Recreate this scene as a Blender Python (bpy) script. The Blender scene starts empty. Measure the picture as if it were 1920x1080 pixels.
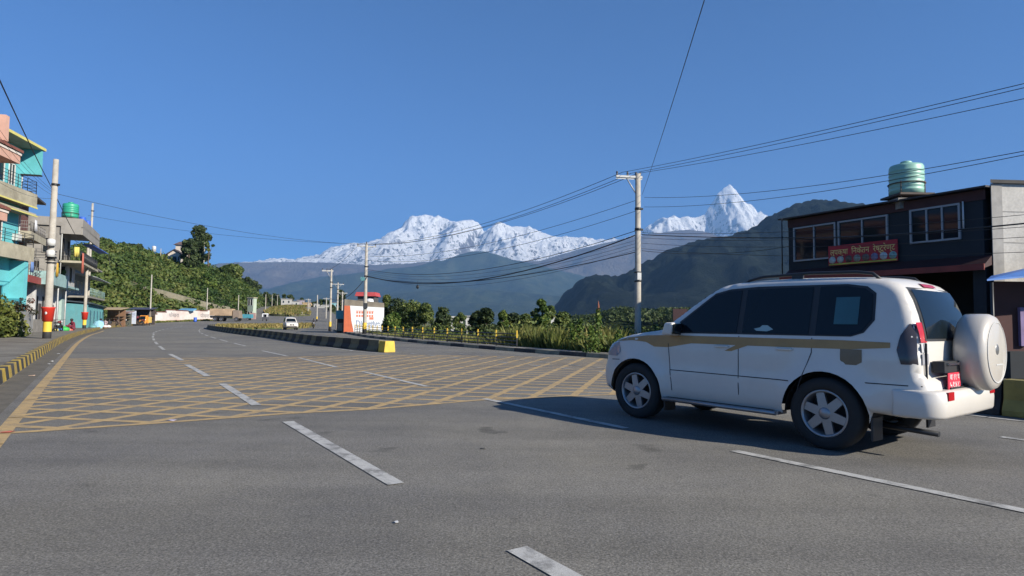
import bpy, math, random
import numpy as np
from mathutils import Vector, Matrix, noise
from mathutils.geometry import delaunay_2d_cdt
random.seed(7); RNG = np.random.default_rng(7)
PI = math.pi
scene = bpy.context.scene
COL = scene.collection

# ------------------------------------------------------------------ camera
F_PX, CAM_H = 1160.0, 1.41
PITCH, ROLL = math.atan(64/1160), math.radians(.67)
def ray(px, py):
    u = px-960; v = 540-py
    c, s = math.cos(ROLL), math.sin(ROLL)
    u, v = c*u-s*v, s*u+c*v
    cp, sp = math.cos(PITCH), math.sin(PITCH)
    return (u, F_PX*cp-v*sp, F_PX*sp+v*cp)
def at(px, py, Y):
    r = ray(px, py); t = Y/r[1]
    return Vector((r[0]*t, Y, CAM_H+r[2]*t))
def sx(px, Y, py=600): return at(px, py, Y).x
def sz(px, py, Y): return at(px, py, Y).z
def zf(x, y):
    """terrain height: flat by the junction, the road climbs beyond"""
    k = [(-1e6,0),(100,0),(150,1.0),(200,3.0),(250,5.6),(300,7.6),(345,8.6),(420,8.8),(700,5),(1500,-5),(1e6,-5)]
    for (a, b), (c, d) in zip(k, k[1:]):
        if y <= c:
            t = (y-a)/(c-a); t = t*t*(3-2*t) if a > -1e5 and (b == 0 or c > 345) else t
            return b+(d-b)*t
    return -5
def ground(px, py, off=0.0):
    z = off
    for _ in range(6):
        r = ray(px, py); t = (z-CAM_H)/r[2]; x, y = r[0]*t, r[1]*t
        z = zf(x, y)+off
    return Vector((x, y, z))
E1 = Vector((-.555, .832)); E2 = Vector((.832, .555))
def st(s, t): return Vector((E1.x*s+E2.x*t, E1.y*s+E2.y*t))

# ------------------------------------------------------------------ materials
def newmat(name):
    m = bpy.data.materials.new(name); m.use_nodes = True
    nt = m.node_tree; nt.nodes.clear()
    out = nt.nodes.new('ShaderNodeOutputMaterial'); b = nt.nodes.new('ShaderNodeBsdfPrincipled')
    nt.links.new(b.outputs[0], out.inputs['Surface'])
    return m, nt, b
def N(nt, typ, **kw):
    n = nt.nodes.new(typ)
    for k, v in kw.items():
        if k in n.inputs: n.inputs[k].default_value = v
        else: setattr(n, k, v)
    return n
def ramp(nt, src, stops):
    r = nt.nodes.new('ShaderNodeValToRGB'); e = r.color_ramp.elements
    while len(e) < len(stops): e.new(.5)
    for el, (p, c) in zip(e, stops):
        el.position = p; el.color = (*c, 1) if not isinstance(c, (int, float)) else (c, c, c, 1)
    nt.links.new(src, r.inputs[0]); return r
def mul(c, k): return tuple(min(1, x*k) for x in c)
_m = {}
def P(name, col, rough=.75, var=.25, scale=2.0, bump=0.0, metal=0.0, coat=0.0, dirt=None, spec=.5, fine=0.0, alpha=1.0):
    if name in _m: return _m[name]
    m, nt, b = newmat(name)
    tc = N(nt, 'ShaderNodeTexCoord')
    n1 = N(nt, 'ShaderNodeTexNoise', Scale=scale, Detail=8, Roughness=.65)
    nt.links.new(tc.outputs['Object'], n1.inputs['Vector'])
    r = ramp(nt, n1.outputs[0], [(.3, mul(col, 1-var)), (.7, mul(col, 1+var*.5))])
    src = r.outputs[0]
    if dirt:
        n2 = N(nt, 'ShaderNodeTexNoise', Scale=scale*.35, Detail=10, Roughness=.75)
        nt.links.new(tc.outputs['Object'], n2.inputs['Vector'])
        rd = ramp(nt, n2.outputs[0], [(.48, 0.0), (.62, dirt[1])])
        mx = N(nt, 'ShaderNodeMix', data_type='RGBA'); mx.inputs[7].default_value = (*dirt[0], 1)
        nt.links.new(rd.outputs[0], mx.inputs[0]); nt.links.new(src, mx.inputs[6]); src = mx.outputs[2]
    if fine:
        n3 = N(nt, 'ShaderNodeTexNoise', Scale=scale*14, Detail=4)
        nt.links.new(tc.outputs['Object'], n3.inputs['Vector'])
        rf = ramp(nt, n3.outputs[0], [(.3, 1-fine), (.7, 1.0)])
        mx = N(nt, 'ShaderNodeMix', data_type='RGBA', blend_type='MULTIPLY'); mx.inputs[0].default_value = 1
        nt.links.new(src, mx.inputs[6]); nt.links.new(rf.outputs[0], mx.inputs[7]); src = mx.outputs[2]
    nt.links.new(src, b.inputs['Base Color'])
    b.inputs['Roughness'].default_value = rough; b.inputs['Metallic'].default_value = metal
    b.inputs['Coat Weight'].default_value = coat; b.inputs['Coat Roughness'].default_value = .08
    b.inputs['Specular IOR Level'].default_value = spec
    if alpha < 1: b.inputs['Alpha'].default_value = alpha
    if bump:
        bp = N(nt, 'ShaderNodeBump', Strength=.6, Distance=bump)
        nt.links.new(n1.outputs[0], bp.inputs['Height']); nt.links.new(bp.outputs[0], b.inputs['Normal'])
    _m[name] = m; return m
def brickmat(name, c1, c2, mortar, sc=4.0, rough=.9):
    if name in _m: return _m[name]
    m, nt, b = newmat(name); tc = N(nt, 'ShaderNodeTexCoord')
    mp = N(nt, 'ShaderNodeMapping'); mp.inputs['Rotation'].default_value = (PI/2, 0, 0)
    mp2 = N(nt, 'ShaderNodeSeparateXYZ'); ad = N(nt, 'ShaderNodeMath', operation='ADD'); cb = N(nt, 'ShaderNodeCombineXYZ')
    nt.links.new(tc.outputs['Object'], mp2.inputs[0]); nt.links.new(mp2.outputs[0], ad.inputs[0]); nt.links.new(mp2.outputs[1], ad.inputs[1])
    nt.links.new(ad.outputs[0], cb.inputs[0]); nt.links.new(mp2.outputs[2], cb.inputs[1])
    br = N(nt, 'ShaderNodeTexBrick', Scale=sc); nt.links.new(cb.outputs[0], br.inputs['Vector'])
    br.inputs['Color1'].default_value = (*c1, 1); br.inputs['Color2'].default_value = (*c2, 1); br.inputs['Mortar'].default_value = (*mortar, 1)
    br.inputs['Mortar Size'].default_value = .02
    n1 = N(nt, 'ShaderNodeTexNoise', Scale=1.3, Detail=8); nt.links.new(tc.outputs['Object'], n1.inputs['Vector'])
    r = ramp(nt, n1.outputs[0], [(.3, .6), (.65, 1.0)])
    mx = N(nt, 'ShaderNodeMix', data_type='RGBA', blend_type='MULTIPLY'); mx.inputs[0].default_value = 1
    nt.links.new(br.outputs[0], mx.inputs[6]); nt.links.new(r.outputs[0], mx.inputs[7])
    nt.links.new(mx.outputs[2], b.inputs['Base Color']); b.inputs['Roughness'].default_value = rough
    _m[name] = m; return m
def leafmat(name, stops, trans=.25, rough=.6):
    if name in _m: return _m[name]
    m, nt, b = newmat(name)
    a = N(nt, 'ShaderNodeAttribute', attribute_name='rnd')
    r = ramp(nt, a.outputs['Fac'], stops)
    nt.links.new(r.outputs[0], b.inputs['Base Color']); b.inputs['Roughness'].default_value = rough
    b.inputs['Specular IOR Level'].default_value = .25
    tr = N(nt, 'ShaderNodeBsdfTranslucent'); nt.links.new(r.outputs[0], tr.inputs[0])
    ms = N(nt, 'ShaderNodeMixShader'); ms.inputs[0].default_value = trans
    nt.links.new(b.outputs[0], ms.inputs[1]); nt.links.new(tr.outputs[0], ms.inputs[2])
    out = [n for n in nt.nodes if n.type == 'OUTPUT_MATERIAL'][0]
    nt.links.new(ms.outputs[0], out.inputs['Surface'])
    _m[name] = m; return m
def glassmat(name='window_glass', col=(.012,.017,.022), rough=.04, spec=.7):
    if name in _m: return _m[name]
    m, nt, b = newmat(name)
    tc = N(nt, 'ShaderNodeTexCoord'); n = N(nt, 'ShaderNodeTexNoise', Scale=.8, Detail=2)
    nt.links.new(tc.outputs['Object'], n.inputs['Vector'])
    bp = N(nt, 'ShaderNodeBump', Strength=.08, Distance=.02); nt.links.new(n.outputs[0], bp.inputs['Height']); nt.links.new(bp.outputs[0], b.inputs['Normal'])
    b.inputs['Base Color'].default_value = (*col, 1); b.inputs['Roughness'].default_value = rough; b.inputs['Specular IOR Level'].default_value = spec
    _m[name] = m; return m

# ------------------------------------------------------------------ mesh builder
class MB:
    def __init__(s): s.v = []; s.f = []; s.mi = []; s.sm = []; s.cur = 0; s.smooth = False
    def add(s, vs, fs):
        o = len(s.v); s.v += [tuple(v) for v in vs]
        for f in fs: s.f.append([i+o for i in f]); s.mi.append(s.cur); s.sm.append(s.smooth)
        return s
    def mat(s, i): s.cur = i; return s
    def box(s, x0, x1, y0, y1, z0, z1):
        v = [(x, y, z) for z in (z0, z1) for y in (y0, y1) for x in (x0, x1)]
        return s.add(v, [(0,2,3,1),(4,5,7,6),(0,1,5,4),(2,6,7,3),(0,4,6,2),(1,3,7,5)])
    def hexa(s, b, t):   # 4 bottom + 4 top corners
        v = list(b)+list(t)
        return s.add(v, [(3,2,1,0),(4,5,6,7),(0,1,5,4),(1,2,6,5),(2,3,7,6),(3,0,4,7)])
    def quad(s, *v): return s.add(v, [tuple(range(len(v)))])
    def slab(s, pts, n):  # thick polygon, n = thickness vector
        k = len(pts); n = Vector(n); a = [Vector(p) for p in pts]; b = [p+n for p in a]
        return s.add(a+b, [tuple(range(k))[::-1], tuple(range(k, 2*k))]+[(i, (i+1) % k, (i+1) % k+k, i+k) for i in range(k)])
    def tube(s, pts, r, n=8, cap=True):
        pts = [Vector(p) for p in pts]; rr = r if isinstance(r, (list, tuple)) else [r]*len(pts)
        vs = []; up = None
        for i, p in enumerate(pts):
            d = (pts[min(i+1, len(pts)-1)]-pts[max(i-1, 0)])
            d = d.normalized() if d.length > 1e-9 else Vector((0, 0, 1))
            a = Vector((0, 0, 1)) if abs(d.z) < .95 else Vector((1, 0, 0))
            if up is not None: a = up
            x = d.cross(a)
            if x.length < 1e-6: x = d.orthogonal()
            x.normalize(); y = d.cross(x).normalized(); up = -y if False else None
            for k in range(n):
                t = 2*PI*k/n; vs.append(p+x*math.cos(t)*rr[i]+y*math.sin(t)*rr[i])
        fs = []
        for i in range(len(pts)-1):
            for k in range(n):
                a, b = i*n+k, i*n+(k+1) % n; fs.append((a, b, b+n, a+n))
        sm = s.smooth; s.smooth = True; s.add(vs, fs); s.smooth = sm
        if cap:
            o = len(s.v)-len(vs)
            s.f.append([o+k for k in range(n)][::-1]); s.mi.append(s.cur); s.sm.append(False)
            s.f.append([o+(len(pts)-1)*n+k for k in range(n)]); s.mi.append(s.cur); s.sm.append(False)
        return s
    def lathe(s, prof, n=24, axis='Z', c=(0, 0, 0), smooth=True):
        vs = []; c = Vector(c)
        for r, h in prof:
            for k in range(n):
                t = 2*PI*k/n; a, b = r*math.cos(t), r*math.sin(t)
                p = {'Z': (a, b, h), 'Y': (b, h, a), 'X': (h, a, b)}[axis]; vs.append(c+Vector(p))
        fs = [(i*n+k, i*n+(k+1) % n, (i+1)*n+(k+1) % n, (i+1)*n+k) for i in range(len(prof)-1) for k in range(n)]
        sm = s.smooth; s.smooth = smooth; s.add(vs, fs); s.smooth = sm; return s
    def ell(s, c, r, n=10, m=8):
        prof = [(math.sin(PI*i/m), -math.cos(PI*i/m)) for i in range(m+1)]
        vs = []
        for a, h in prof:
            for k in range(n):
                t = 2*PI*k/n; vs.append((c[0]+r[0]*a*math.cos(t), c[1]+r[1]*a*math.sin(t), c[2]+r[2]*h))
        fs = [(i*n+k, i*n+(k+1) % n, (i+1)*n+(k+1) % n, (i+1)*n+k) for i in range(m) for k in range(n)]
        sm = s.smooth; s.smooth = True; s.add(vs, fs); s.smooth = sm; return s
    def build(s, name, mats, parent=None, loc=None, rotz=None, bevel=0, fix=True):
        me = bpy.data.meshes.new(name); me.from_pydata(s.v, [], s.f)
        if not isinstance(mats, (list, tuple)): mats = [mats]
        for m in mats: me.materials.append(m)
        me.polygons.foreach_set('material_index', s.mi); me.polygons.foreach_set('use_smooth', s.sm)
        if fix:
            import bmesh
            bm = bmesh.new(); bm.from_mesh(me); bmesh.ops.recalc_face_normals(bm, faces=bm.faces); bm.to_mesh(me); bm.free()
        me.update()
        o = bpy.data.objects.new(name, me); COL.objects.link(o)
        if parent: o.parent = parent
        if loc is not None: o.location = loc
        if rotz is not None: o.rotation_euler = (0, 0, rotz)
        if bevel:
            b = o.modifiers.new('bevel', 'BEVEL'); b.width = bevel; b.segments = 2; b.limit_method = 'ANGLE'
        return o
def tag(o, label, cat, group=None, kind=None):
    if label: o['label'] = label
    if cat: o['category'] = cat
    if group: o['group'] = group
    if kind: o['kind'] = kind
    return o
def thing(name, label, cat, loc=(0, 0, 0), rotz=0, group=None):
    o = bpy.data.objects.new(name, None); COL.objects.link(o); o.location = loc; o.rotation_euler = (0, 0, rotz)
    o.empty_display_size = .3
    return tag(o, label, cat, group)
def copy_tree(o, parent=None, label=None):
    c = o.copy(); COL.objects.link(c); c.parent = parent
    if label: c['label'] = label
    for ch in list(o.children): copy_tree(ch, c)
    return c
def npmesh(name, verts, quads, mat, attr=None, parent=None, smooth=False):
    me = bpy.data.meshes.new(name); nv, nf, k = len(verts), len(quads), quads.shape[1]
    me.vertices.add(nv); me.vertices.foreach_set('co', np.ascontiguousarray(verts, dtype=np.float32).ravel())
    me.loops.add(nf*k); me.loops.foreach_set('vertex_index', np.ascontiguousarray(quads, dtype=np.int32).ravel())
    me.polygons.add(nf); me.polygons.foreach_set('loop_start', np.arange(0, nf*k, k, dtype=np.int32))
    me.polygons.foreach_set('loop_total', np.full(nf, k, dtype=np.int32))
    if smooth: me.polygons.foreach_set('use_smooth', np.ones(nf, dtype=bool))
    me.materials.append(mat); me.update(calc_edges=True)
    if attr is not None:
        a = me.attributes.new('rnd', 'FLOAT', 'FACE'); a.data.foreach_set('value', np.ascontiguousarray(attr, dtype=np.float32))
    me.validate()
    o = bpy.data.objects.new(name, me); COL.objects.link(o)
    if parent: o.parent = parent
    return o
def leaves(cen, nor, size, rnd, name, mat, parent=None, aspect=.6, jit=.8):
    """one small pointed leaf cluster face per point"""
    n = len(cen)
    d = nor+RNG.normal(0, jit, (n, 3)); d /= np.linalg.norm(d, axis=1)[:, None]+1e-9
    a = np.cross(d, RNG.normal(0, 1, (n, 3))); a /= np.linalg.norm(a, axis=1)[:, None]+1e-9
    b = np.cross(d, a); s = size[:, None]
    v = np.stack([cen-a*s, cen-b*s*aspect+d*s*.15, cen+a*s, cen+b*s*aspect+d*s*.15], 1).reshape(-1, 3)
    q = np.arange(4*n).reshape(-1, 4)
    return npmesh(name, v, q, mat, rnd, parent)
def crown_pts(blobs, n, size, sk=1.0):
    w = np.array([max(b[3]*b[5], .01) for b in blobs])**1.0; w /= w.sum()
    idx = RNG.choice(len(blobs), n, p=w); B = np.array(blobs)[idx]
    d = RNG.normal(0, 1, (n, 3)); d /= np.linalg.norm(d, axis=1)[:, None]
    r = .62+.42*RNG.random(n)**.7
    # lumpy surface
    ph = np.sin(d[:, 0]*7+idx)*np.cos(d[:, 1]*6+idx*2)*np.sin(d[:, 2]*5+idx*3)
    r *= 1+.18*ph
    c = B[:, :3]+d*B[:, 3:6]*r[:, None]
    sz_ = size*(.6+.8*RNG.random(n))
    rnd = np.clip(.5+.22*np.sin(idx*2.3)+RNG.normal(0, .2, n), 0, 1)
    return c, d, sz_, rnd
def curve_text(body, size, mat, name, parent, loc, rot, ext=.004, align='CENTER', label=None, offset=0, width=None, height=None):
    cu = bpy.data.curves.new(name, 'FONT'); cu.body = body; cu.size = size; cu.extrude = ext; cu.align_x = align; cu.align_y = 'CENTER'; cu.offset = offset
    o = bpy.data.objects.new(name, cu); COL.objects.link(o)
    dg = bpy.context.evaluated_depsgraph_get(); me = bpy.data.meshes.new_from_object(o.evaluated_get(dg))
    bpy.data.objects.remove(o)
    if len(me.vertices):
        co = np.empty(len(me.vertices)*3, dtype=np.float32); me.vertices.foreach_get('co', co); co = co.reshape(-1, 3)
        mn, mx = co.min(0), co.max(0); co[:, 0] -= (mn[0]+mx[0])/2; co[:, 1] -= (mn[1]+mx[1])/2
        if width: co[:, 0] *= width/(mx[0]-mn[0])
        if height: co[:, 1] *= height/(mx[1]-mn[1])
        me.vertices.foreach_set('co', co.ravel()); me.update()
    me.materials.clear(); me.materials.append(mat)
    o = bpy.data.objects.new(name, me); COL.objects.link(o); o.parent = parent; o.location = loc; o.rotation_euler = rot
    return o
# ------------------------------------------------------------------ road, pavements, markings
def cum(c, key=0): return c
# left and right edges of the whole asphalt, as world points
LEFT = [st(s, -1.62) for s in (-60, -30, -10, 0, 10, 20, 30, 40)]+[st(50, -1.45), st(60, -1.15), Vector((-40.5, 60)), Vector((-47.4, 71.2)),
        Vector((-56.5, 88)), Vector((-65.5, 107)), Vector((-72.5, 122)), Vector((-75, 140)), Vector((-80, 170)), Vector((-90, 205)), Vector((-103, 245)), Vector((-119, 300)), Vector((-130, 350)), Vector((-138, 400))]
RIGHT = [st(s, 17) for s in (-60, -30, -10, 0, 10)]+[Vector((3.9, 25)), Vector((.7, 28.9)), Vector((-1.4, 32.3)), Vector((-4.0, 36.5)), Vector((-7.5, 42.5)), Vector((-11.4, 50)), Vector((-16.2, 62)),
         Vector((-23.7, 82)), Vector((-27, 100)), Vector((-33, 125)), Vector((-40, 150)), Vector((-51, 185)), Vector((-62, 215)), Vector((-74, 250)), Vector((-90, 300)), Vector((-104, 350)), Vector((-114, 400))]
def resample(pl, n):
    pl = [Vector(p) for p in pl]; L = [0]
    for a, b in zip(pl, pl[1:]): L.append(L[-1]+(b-a).length)
    out = []; j = 0
    for i in range(n+1):
        d = L[-1]*i/n
        while j < len(L)-2 and L[j+1] < d: j += 1
        t = (d-L[j])/(L[j+1]-L[j]); out.append(pl[j].lerp(pl[j+1], t))
    return out
def smooth2(pl, it=3):
    for _ in range(it): pl = [pl[0]]+[(pl[i-1]+pl[i]*2+pl[i+1])/4 for i in range(1, len(pl)-1)]+[pl[-1]]
    return pl
LS = smooth2(resample(LEFT, 220)); RS = smooth2(resample(RIGHT, 220))

def asphalt():
    m, nt, b = newmat('asphalt'); tc = N(nt, 'ShaderNodeTexCoord')
    def noise_(s, d=6, r=.6, vec=None):
        n = N(nt, 'ShaderNodeTexNoise', Scale=s, Detail=d, Roughness=r); nt.links.new(vec or tc.outputs['Object'], n.inputs['Vector']); return n
    fine = noise_(60, 4, .75); vor = N(nt, 'ShaderNodeTexVoronoi', Scale=95); nt.links.new(tc.outputs['Object'], vor.inputs['Vector'])
    big = noise_(.22, 5, .6); med = noise_(1.6, 7, .7); blot = noise_(1.05, 3, .5)
    base = ramp(nt, fine.outputs[0], [(.33, (.088,.084,.076)), (.5, (.158,.149,.133)), (.68, (.262,.246,.218))])
    sp = ramp(nt, vor.outputs['Color'], [(.1, .72), (.85, 1.32)])
    def mulc(a, c):
        x = N(nt, 'ShaderNodeMix', data_type='RGBA', blend_type='MULTIPLY'); x.inputs[0].default_value = 1
        nt.links.new(a, x.inputs[6]); nt.links.new(c, x.inputs[7]); return x.outputs[2]
    c = mulc(base.outputs[0], sp.outputs[0])
    c = mulc(c, ramp(nt, big.outputs[0], [(.38, (.80,.81,.84)), (.62, (1.06,1.05,1.0))]).outputs[0])
    c = mulc(c, ramp(nt, med.outputs[0], [(.3, .88), (.6, 1.03)]).outputs[0])
    c = mulc(c, ramp(nt, blot.outputs[0], [(.28, .62), (.335, 1.0)]).outputs[0])      # oil and tar spots
    # wheel-worn bands along the carriageway
    mp = N(nt, 'ShaderNodeMapping'); mp.inputs['Rotation'].default_value = (0, 0, -math.atan2(E1.y, E1.x)); mp.inputs['Scale'].default_value = (.06, 1.2, 1)
    mp.vector_type = 'POINT'; nt.links.new(tc.outputs['Object'], mp.inputs['Vector'])
    w = noise_(1.0, 3, .5, mp.outputs[0]); c = mulc(c, ramp(nt, w.outputs[0], [(.35, .84), (.6, 1.05)]).outputs[0])
    nt.links.new(c, b.inputs['Base Color']); b.inputs['Roughness'].default_value = .86; b.inputs['Specular IOR Level'].default_value = .3
    bp = N(nt, 'ShaderNodeBump', Strength=.5, Distance=.006); nt.links.new(fine.outputs[0], bp.inputs['Height']); nt.links.new(bp.outputs[0], b.inputs['Normal'])
    return m
ASPH = asphalt()
mb = MB(); W = 8
for L, R in zip(LS, RS):
    for k in range(W+1):
        p = L.lerp(R, k/W); mb.v.append((p.x, p.y, zf(p.x, p.y)))
for i in range(len(LS)-1):
    for k in range(W):
        a = i*(W+1)+k; mb.f.append((a, a+1, a+W+2, a+W+1)); mb.mi.append(0); mb.sm.append(True)
road = tag(mb.build('road', ASPH), 'grey asphalt road running up to the hills', None, kind='structure')

# terrain sheet reaching the horizon
def tz(x, y):
    z = zf(x, y)-.03
    if y > 22:   # ground falls away to the river valley on the right
        j = min(range(0, len(RS), 6), key=lambda i: abs(RS[i].y-y)); rx = RS[j].x if y < 395 else RS[-1].x
        d = x-rx-5
        if d > 0: z -= min(d*.10, 14)*min(1, (y-22)/25)
    if y > 600: z = min(z, -4)-min(14, (y-600)*.02)
    return z
def grassmat():
    m, nt, b = newmat('earth_and_grass'); tc = N(nt, 'ShaderNodeTexCoord')
    n = N(nt, 'ShaderNodeTexNoise', Scale=.5, Detail=10, Roughness=.7); nt.links.new(tc.outputs['Object'], n.inputs['Vector'])
    r = ramp(nt, n.outputs[0], [(.35, (.10,.085,.055)), (.5, (.07,.085,.03)), (.65, (.045,.07,.02))])
    nt.links.new(r.outputs[0], b.inputs['Base Color']); b.inputs['Roughness'].default_value = .95
    bp = N(nt, 'ShaderNodeBump', Strength=1, Distance=.15); nt.links.new(n.outputs[0], bp.inputs['Height']); nt.links.new(bp.outputs[0], b.inputs['Normal'])
    return m
EARTH = grassmat()
def axis(vals):
    out = []
    for a, b, n in vals: out += [a+(b-a)*i/n for i in range(n)]
    return out+[vals[-1][1]]
gx = axis([(-40000, -4000, 6), (-4000, -400, 9), (-400, -160, 12), (-160, 60, 74), (60, 400, 17), (400, 4000, 9), (4000, 40000, 6)])
gy = axis([(-3000, -300, 5), (-300, -20, 7), (-20, 440, 115), (440, 1600, 20), (1600, 45000, 14)])
mb = MB()
for y in gy:
    for x in gx: mb.v.append((x, y, tz(x, y)))
nx = len(gx)
for j in range(len(gy)-1):
    for i in range(nx-1):
        a = j*nx+i; mb.f.append((a, a+1, a+nx+1, a+nx)); mb.mi.append(0); mb.sm.append(True)
tag(mb.build('ground', EARTH), 'rough earth and grass around the road', None, kind='structure')

PAVE = P('pavement_concrete', (.20,.185,.155), .9, .3, 1.2, .01, dirt=((.09,.075,.055), .7), fine=.3)
KY = P('kerb_yellow', (.52,.36,.05), .75, .35, 3, dirt=((.16,.13,.09), .75), fine=.3)
KB = P('kerb_black', (.035,.034,.033), .75, .3, 3, dirt=((.12,.11,.09), .5), fine=.3)
CONC = P('bare_concrete', (.27,.25,.22), .9, .3, 1.5, .01, dirt=((.12,.11,.09), .6), fine=.25)
def offset_line(pl, d):
    out = []
    for i, p in enumerate(pl):
        t = (pl[min(i+1, len(pl)-1)]-pl[max(i-1, 0)]).normalized(); out.append(p+Vector((-t.y, t.x))*d)
    return out
def strip(name, label, A, B, z0, mat, kind='structure', thick=0):
    mb = MB(); n = len(A)
    for a, b in zip(A, B): mb.v += [(a.x, a.y, zf(a.x, a.y)+z0), (b.x, b.y, zf(b.x, b.y)+z0)]
    for i in range(n-1): mb.f.append((2*i, 2*i+1, 2*i+3, 2*i+2)); mb.mi.append(0); mb.sm.append(False)
    return tag(mb.build(name, mat), label, None, kind=kind)
# left pavement (beyond the kerb); runs to s~135
li = [p for p in LS if p.y < 112 and p.y > -25]
strip('pavement', 'dusty concrete pavement along the left of the road', offset_line(li, .22), offset_line(li, 4.6), .24, PAVE)
ri = [p for p in RS if p.y < 140 and p.y > 5]
strip('pavement', 'narrow concrete pavement behind the right kerb', offset_line(ri, -.20), offset_line(ri, -1.5), .15, CONC)
# dusty gutter
strip('gutter', 'dusty gutter strip at the foot of the left kerb', offset_line(li, -.02), offset_line(li, -.50), .004, P('gutter_dust', (.13,.115,.09), .95, .4, 2.2, fine=.4))
def kerb(name, label, pl, h, w, seg, mats, side=1, start=0, end_taper=False):
    """kerb of alternately painted blocks following a polyline; one mesh, painted pattern"""
    L = 0; pts = resample(pl, max(8, int(sum((b-a).length for a, b in zip(pl, pl[1:]))/(seg/2)))); mb = MB()
    out = offset_line(pts, side*w); top = offset_line(pts, side*w*.35)
    for i in range(len(pts)-1):
        mb.mat((i//2) % 2)
        def c(p, z): return (p.x, p.y, zf(p.x, p.y)+z)
        a, b = pts[i], pts[i+1]
        mb.hexa([c(a, -.05), c(b, -.05), c(out[i+1], -.05), c(out[i], -.05)],
                [c(a.lerp(top[i], .6), h), c(b.lerp(top[i+1], .6), h), c(out[i+1], h), c(out[i], h)])
    return tag(mb.build(name, mats, bevel=.012), label, None, kind='structure')
kerb('kerb', 'yellow and black painted kerb of the left pavement', li, .27, .22, .56, [KY, KB])
kerb('kerb', 'black and dull yellow kerb below the roadside fence', ri, .17, .2, 1.7, [KB, P('kerb_dull', (.26,.235,.16), .85, .3, 3, dirt=((.1,.09,.07), .6))], side=-1)

# painted markings
YEL = P('road_paint_yellow', (.50,.345,.155), .8, .2, 9, dirt=((.20,.175,.135), .7), fine=.35)
WHT = P('road_paint_white', (.52,.51,.48), .75, .15, 11, dirt=((.16,.155,.145), .85), fine=.45)
WHTW = P('road_paint_worn_white', (.34,.34,.33), .8, .3, 6, dirt=((.14,.14,.14), .9), fine=.4)
def mark(mb, a, b, w, off):
    a, b = Vector(a), Vector(b); d = (b-a).normalized(); n = Vector((-d.y, d.x))*w/2
    L = (b-a).length; k = max(1, int(L/4))
    for i in range(k):
        p, q = a.lerp(b, i/k), a.lerp(b, (i+1)/k)
        mb.quad(*[(v.x, v.y, zf(v.x, v.y)+off) for v in (p+n, q+n, q-n, p-n)])
box_poly = [(-6.16,7.5),(-4.72,8.42),(-3.31,9.41),(-2.19,9.96),(-.55,11.26),(2.22,12.45),(4.2,13.3),(8.5,15.5),(8.5,23),(4.3,24.8),(-.5,25.7),(-4.85,25.6),(-9.3,22.9),(-12.28,21.9),(-15.0,20.9)]
def inside(p, poly):
    c = False; n = len(poly)
    for i in range(n):
        (x1, y1), (x2, y2) = poly[i], poly[(i+1) % n]
        if (y1 > p.y) != (y2 > p.y) and p.x < (x2-x1)*(p.y-y1)/(y2-y1)+x1: c = not c
    return c
def hatch(mb, d, sp, w, off, poly, base=(-4, 15)):
    d = Vector(d).normalized(); n = Vector((-d.y, d.x)); c = Vector(base)
    for k in range(-40, 41):
        o = c+n*sp*k; run = None; last = None; T = [i*.08 for i in range(-350, 350)]
        for t in T:
            p = o+d*t
            if inside(p, poly):
                if run is None: run = p
                last = p
            elif run is not None:
                if (last-run).length > .3: mark(mb, run, last, w, off)
                run = None
mb = MB(); hatch(mb, (.24,.97), .72, .15, .0015, box_poly)
tag(mb.build('road_marking', YEL), 'faded yellow hatching lines of the box junction', None, kind='structure')
mb = MB(); hatch(mb, (.985,-.17), .66, .14, .003, box_poly)
tag(mb.build('road_marking', YEL), 'faded yellow cross hatching of the box junction', None, kind='structure')
mb = MB()
for a, b in zip(box_poly, box_poly[1:]+box_poly[:1]):
    if a[0] > 4 and b[0] > 4: continue
    if a == box_poly[-1]: continue
    mark(mb, a, b, .14, .0045)
tag(mb.build('road_marking', YEL), 'yellow border of the box junction', None, kind='structure')
# yellow edge line on the left
ye = [st(s, -1.02) for s in range(-20, 44, 2)]; ye = [p for p in ye]
yp = [p for p in offset_line(LS, -.72) if p.y < 66 and p.y > -10]
mb = MB()
for a, b in zip(yp, yp[1:]): mark(mb, a, b+(b-a)*.02, .17, .006)
tag(mb.build('road_marking', YEL), 'yellow edge line beside the left gutter', None, kind='structure')
def bend(s, t):
    c = 0 if s < 18 else .0009*(s-18)**2 if s < 60 else .0009*42**2+.0756*(s-60)+.0012*(s-60)**2
    return st(s, t+c)
mb = MB()
D1 = [((0,3.91-.0),None)]
# lane line 1: measured dashes, then regular
for a, b in [((.05,3.93),(1.6,1.6)), ((-3.07,8.63),(-.98,5.42)), ((-6.25,13.5),(-4.15,10.2)), ((-9.85,18.9),(-7.4,15.2)), ((-13.4,24.4),(-11.0,20.8))]: mark(mb, a, b, .15, .0075)
s = 31.5
while s < 112:
    mark(mb, bend(s, 2.32 if s < 60 else 2.2), bend(s+4.2, 2.32 if s < 60 else 2.2), .14, .0075); s += 6.6
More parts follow.
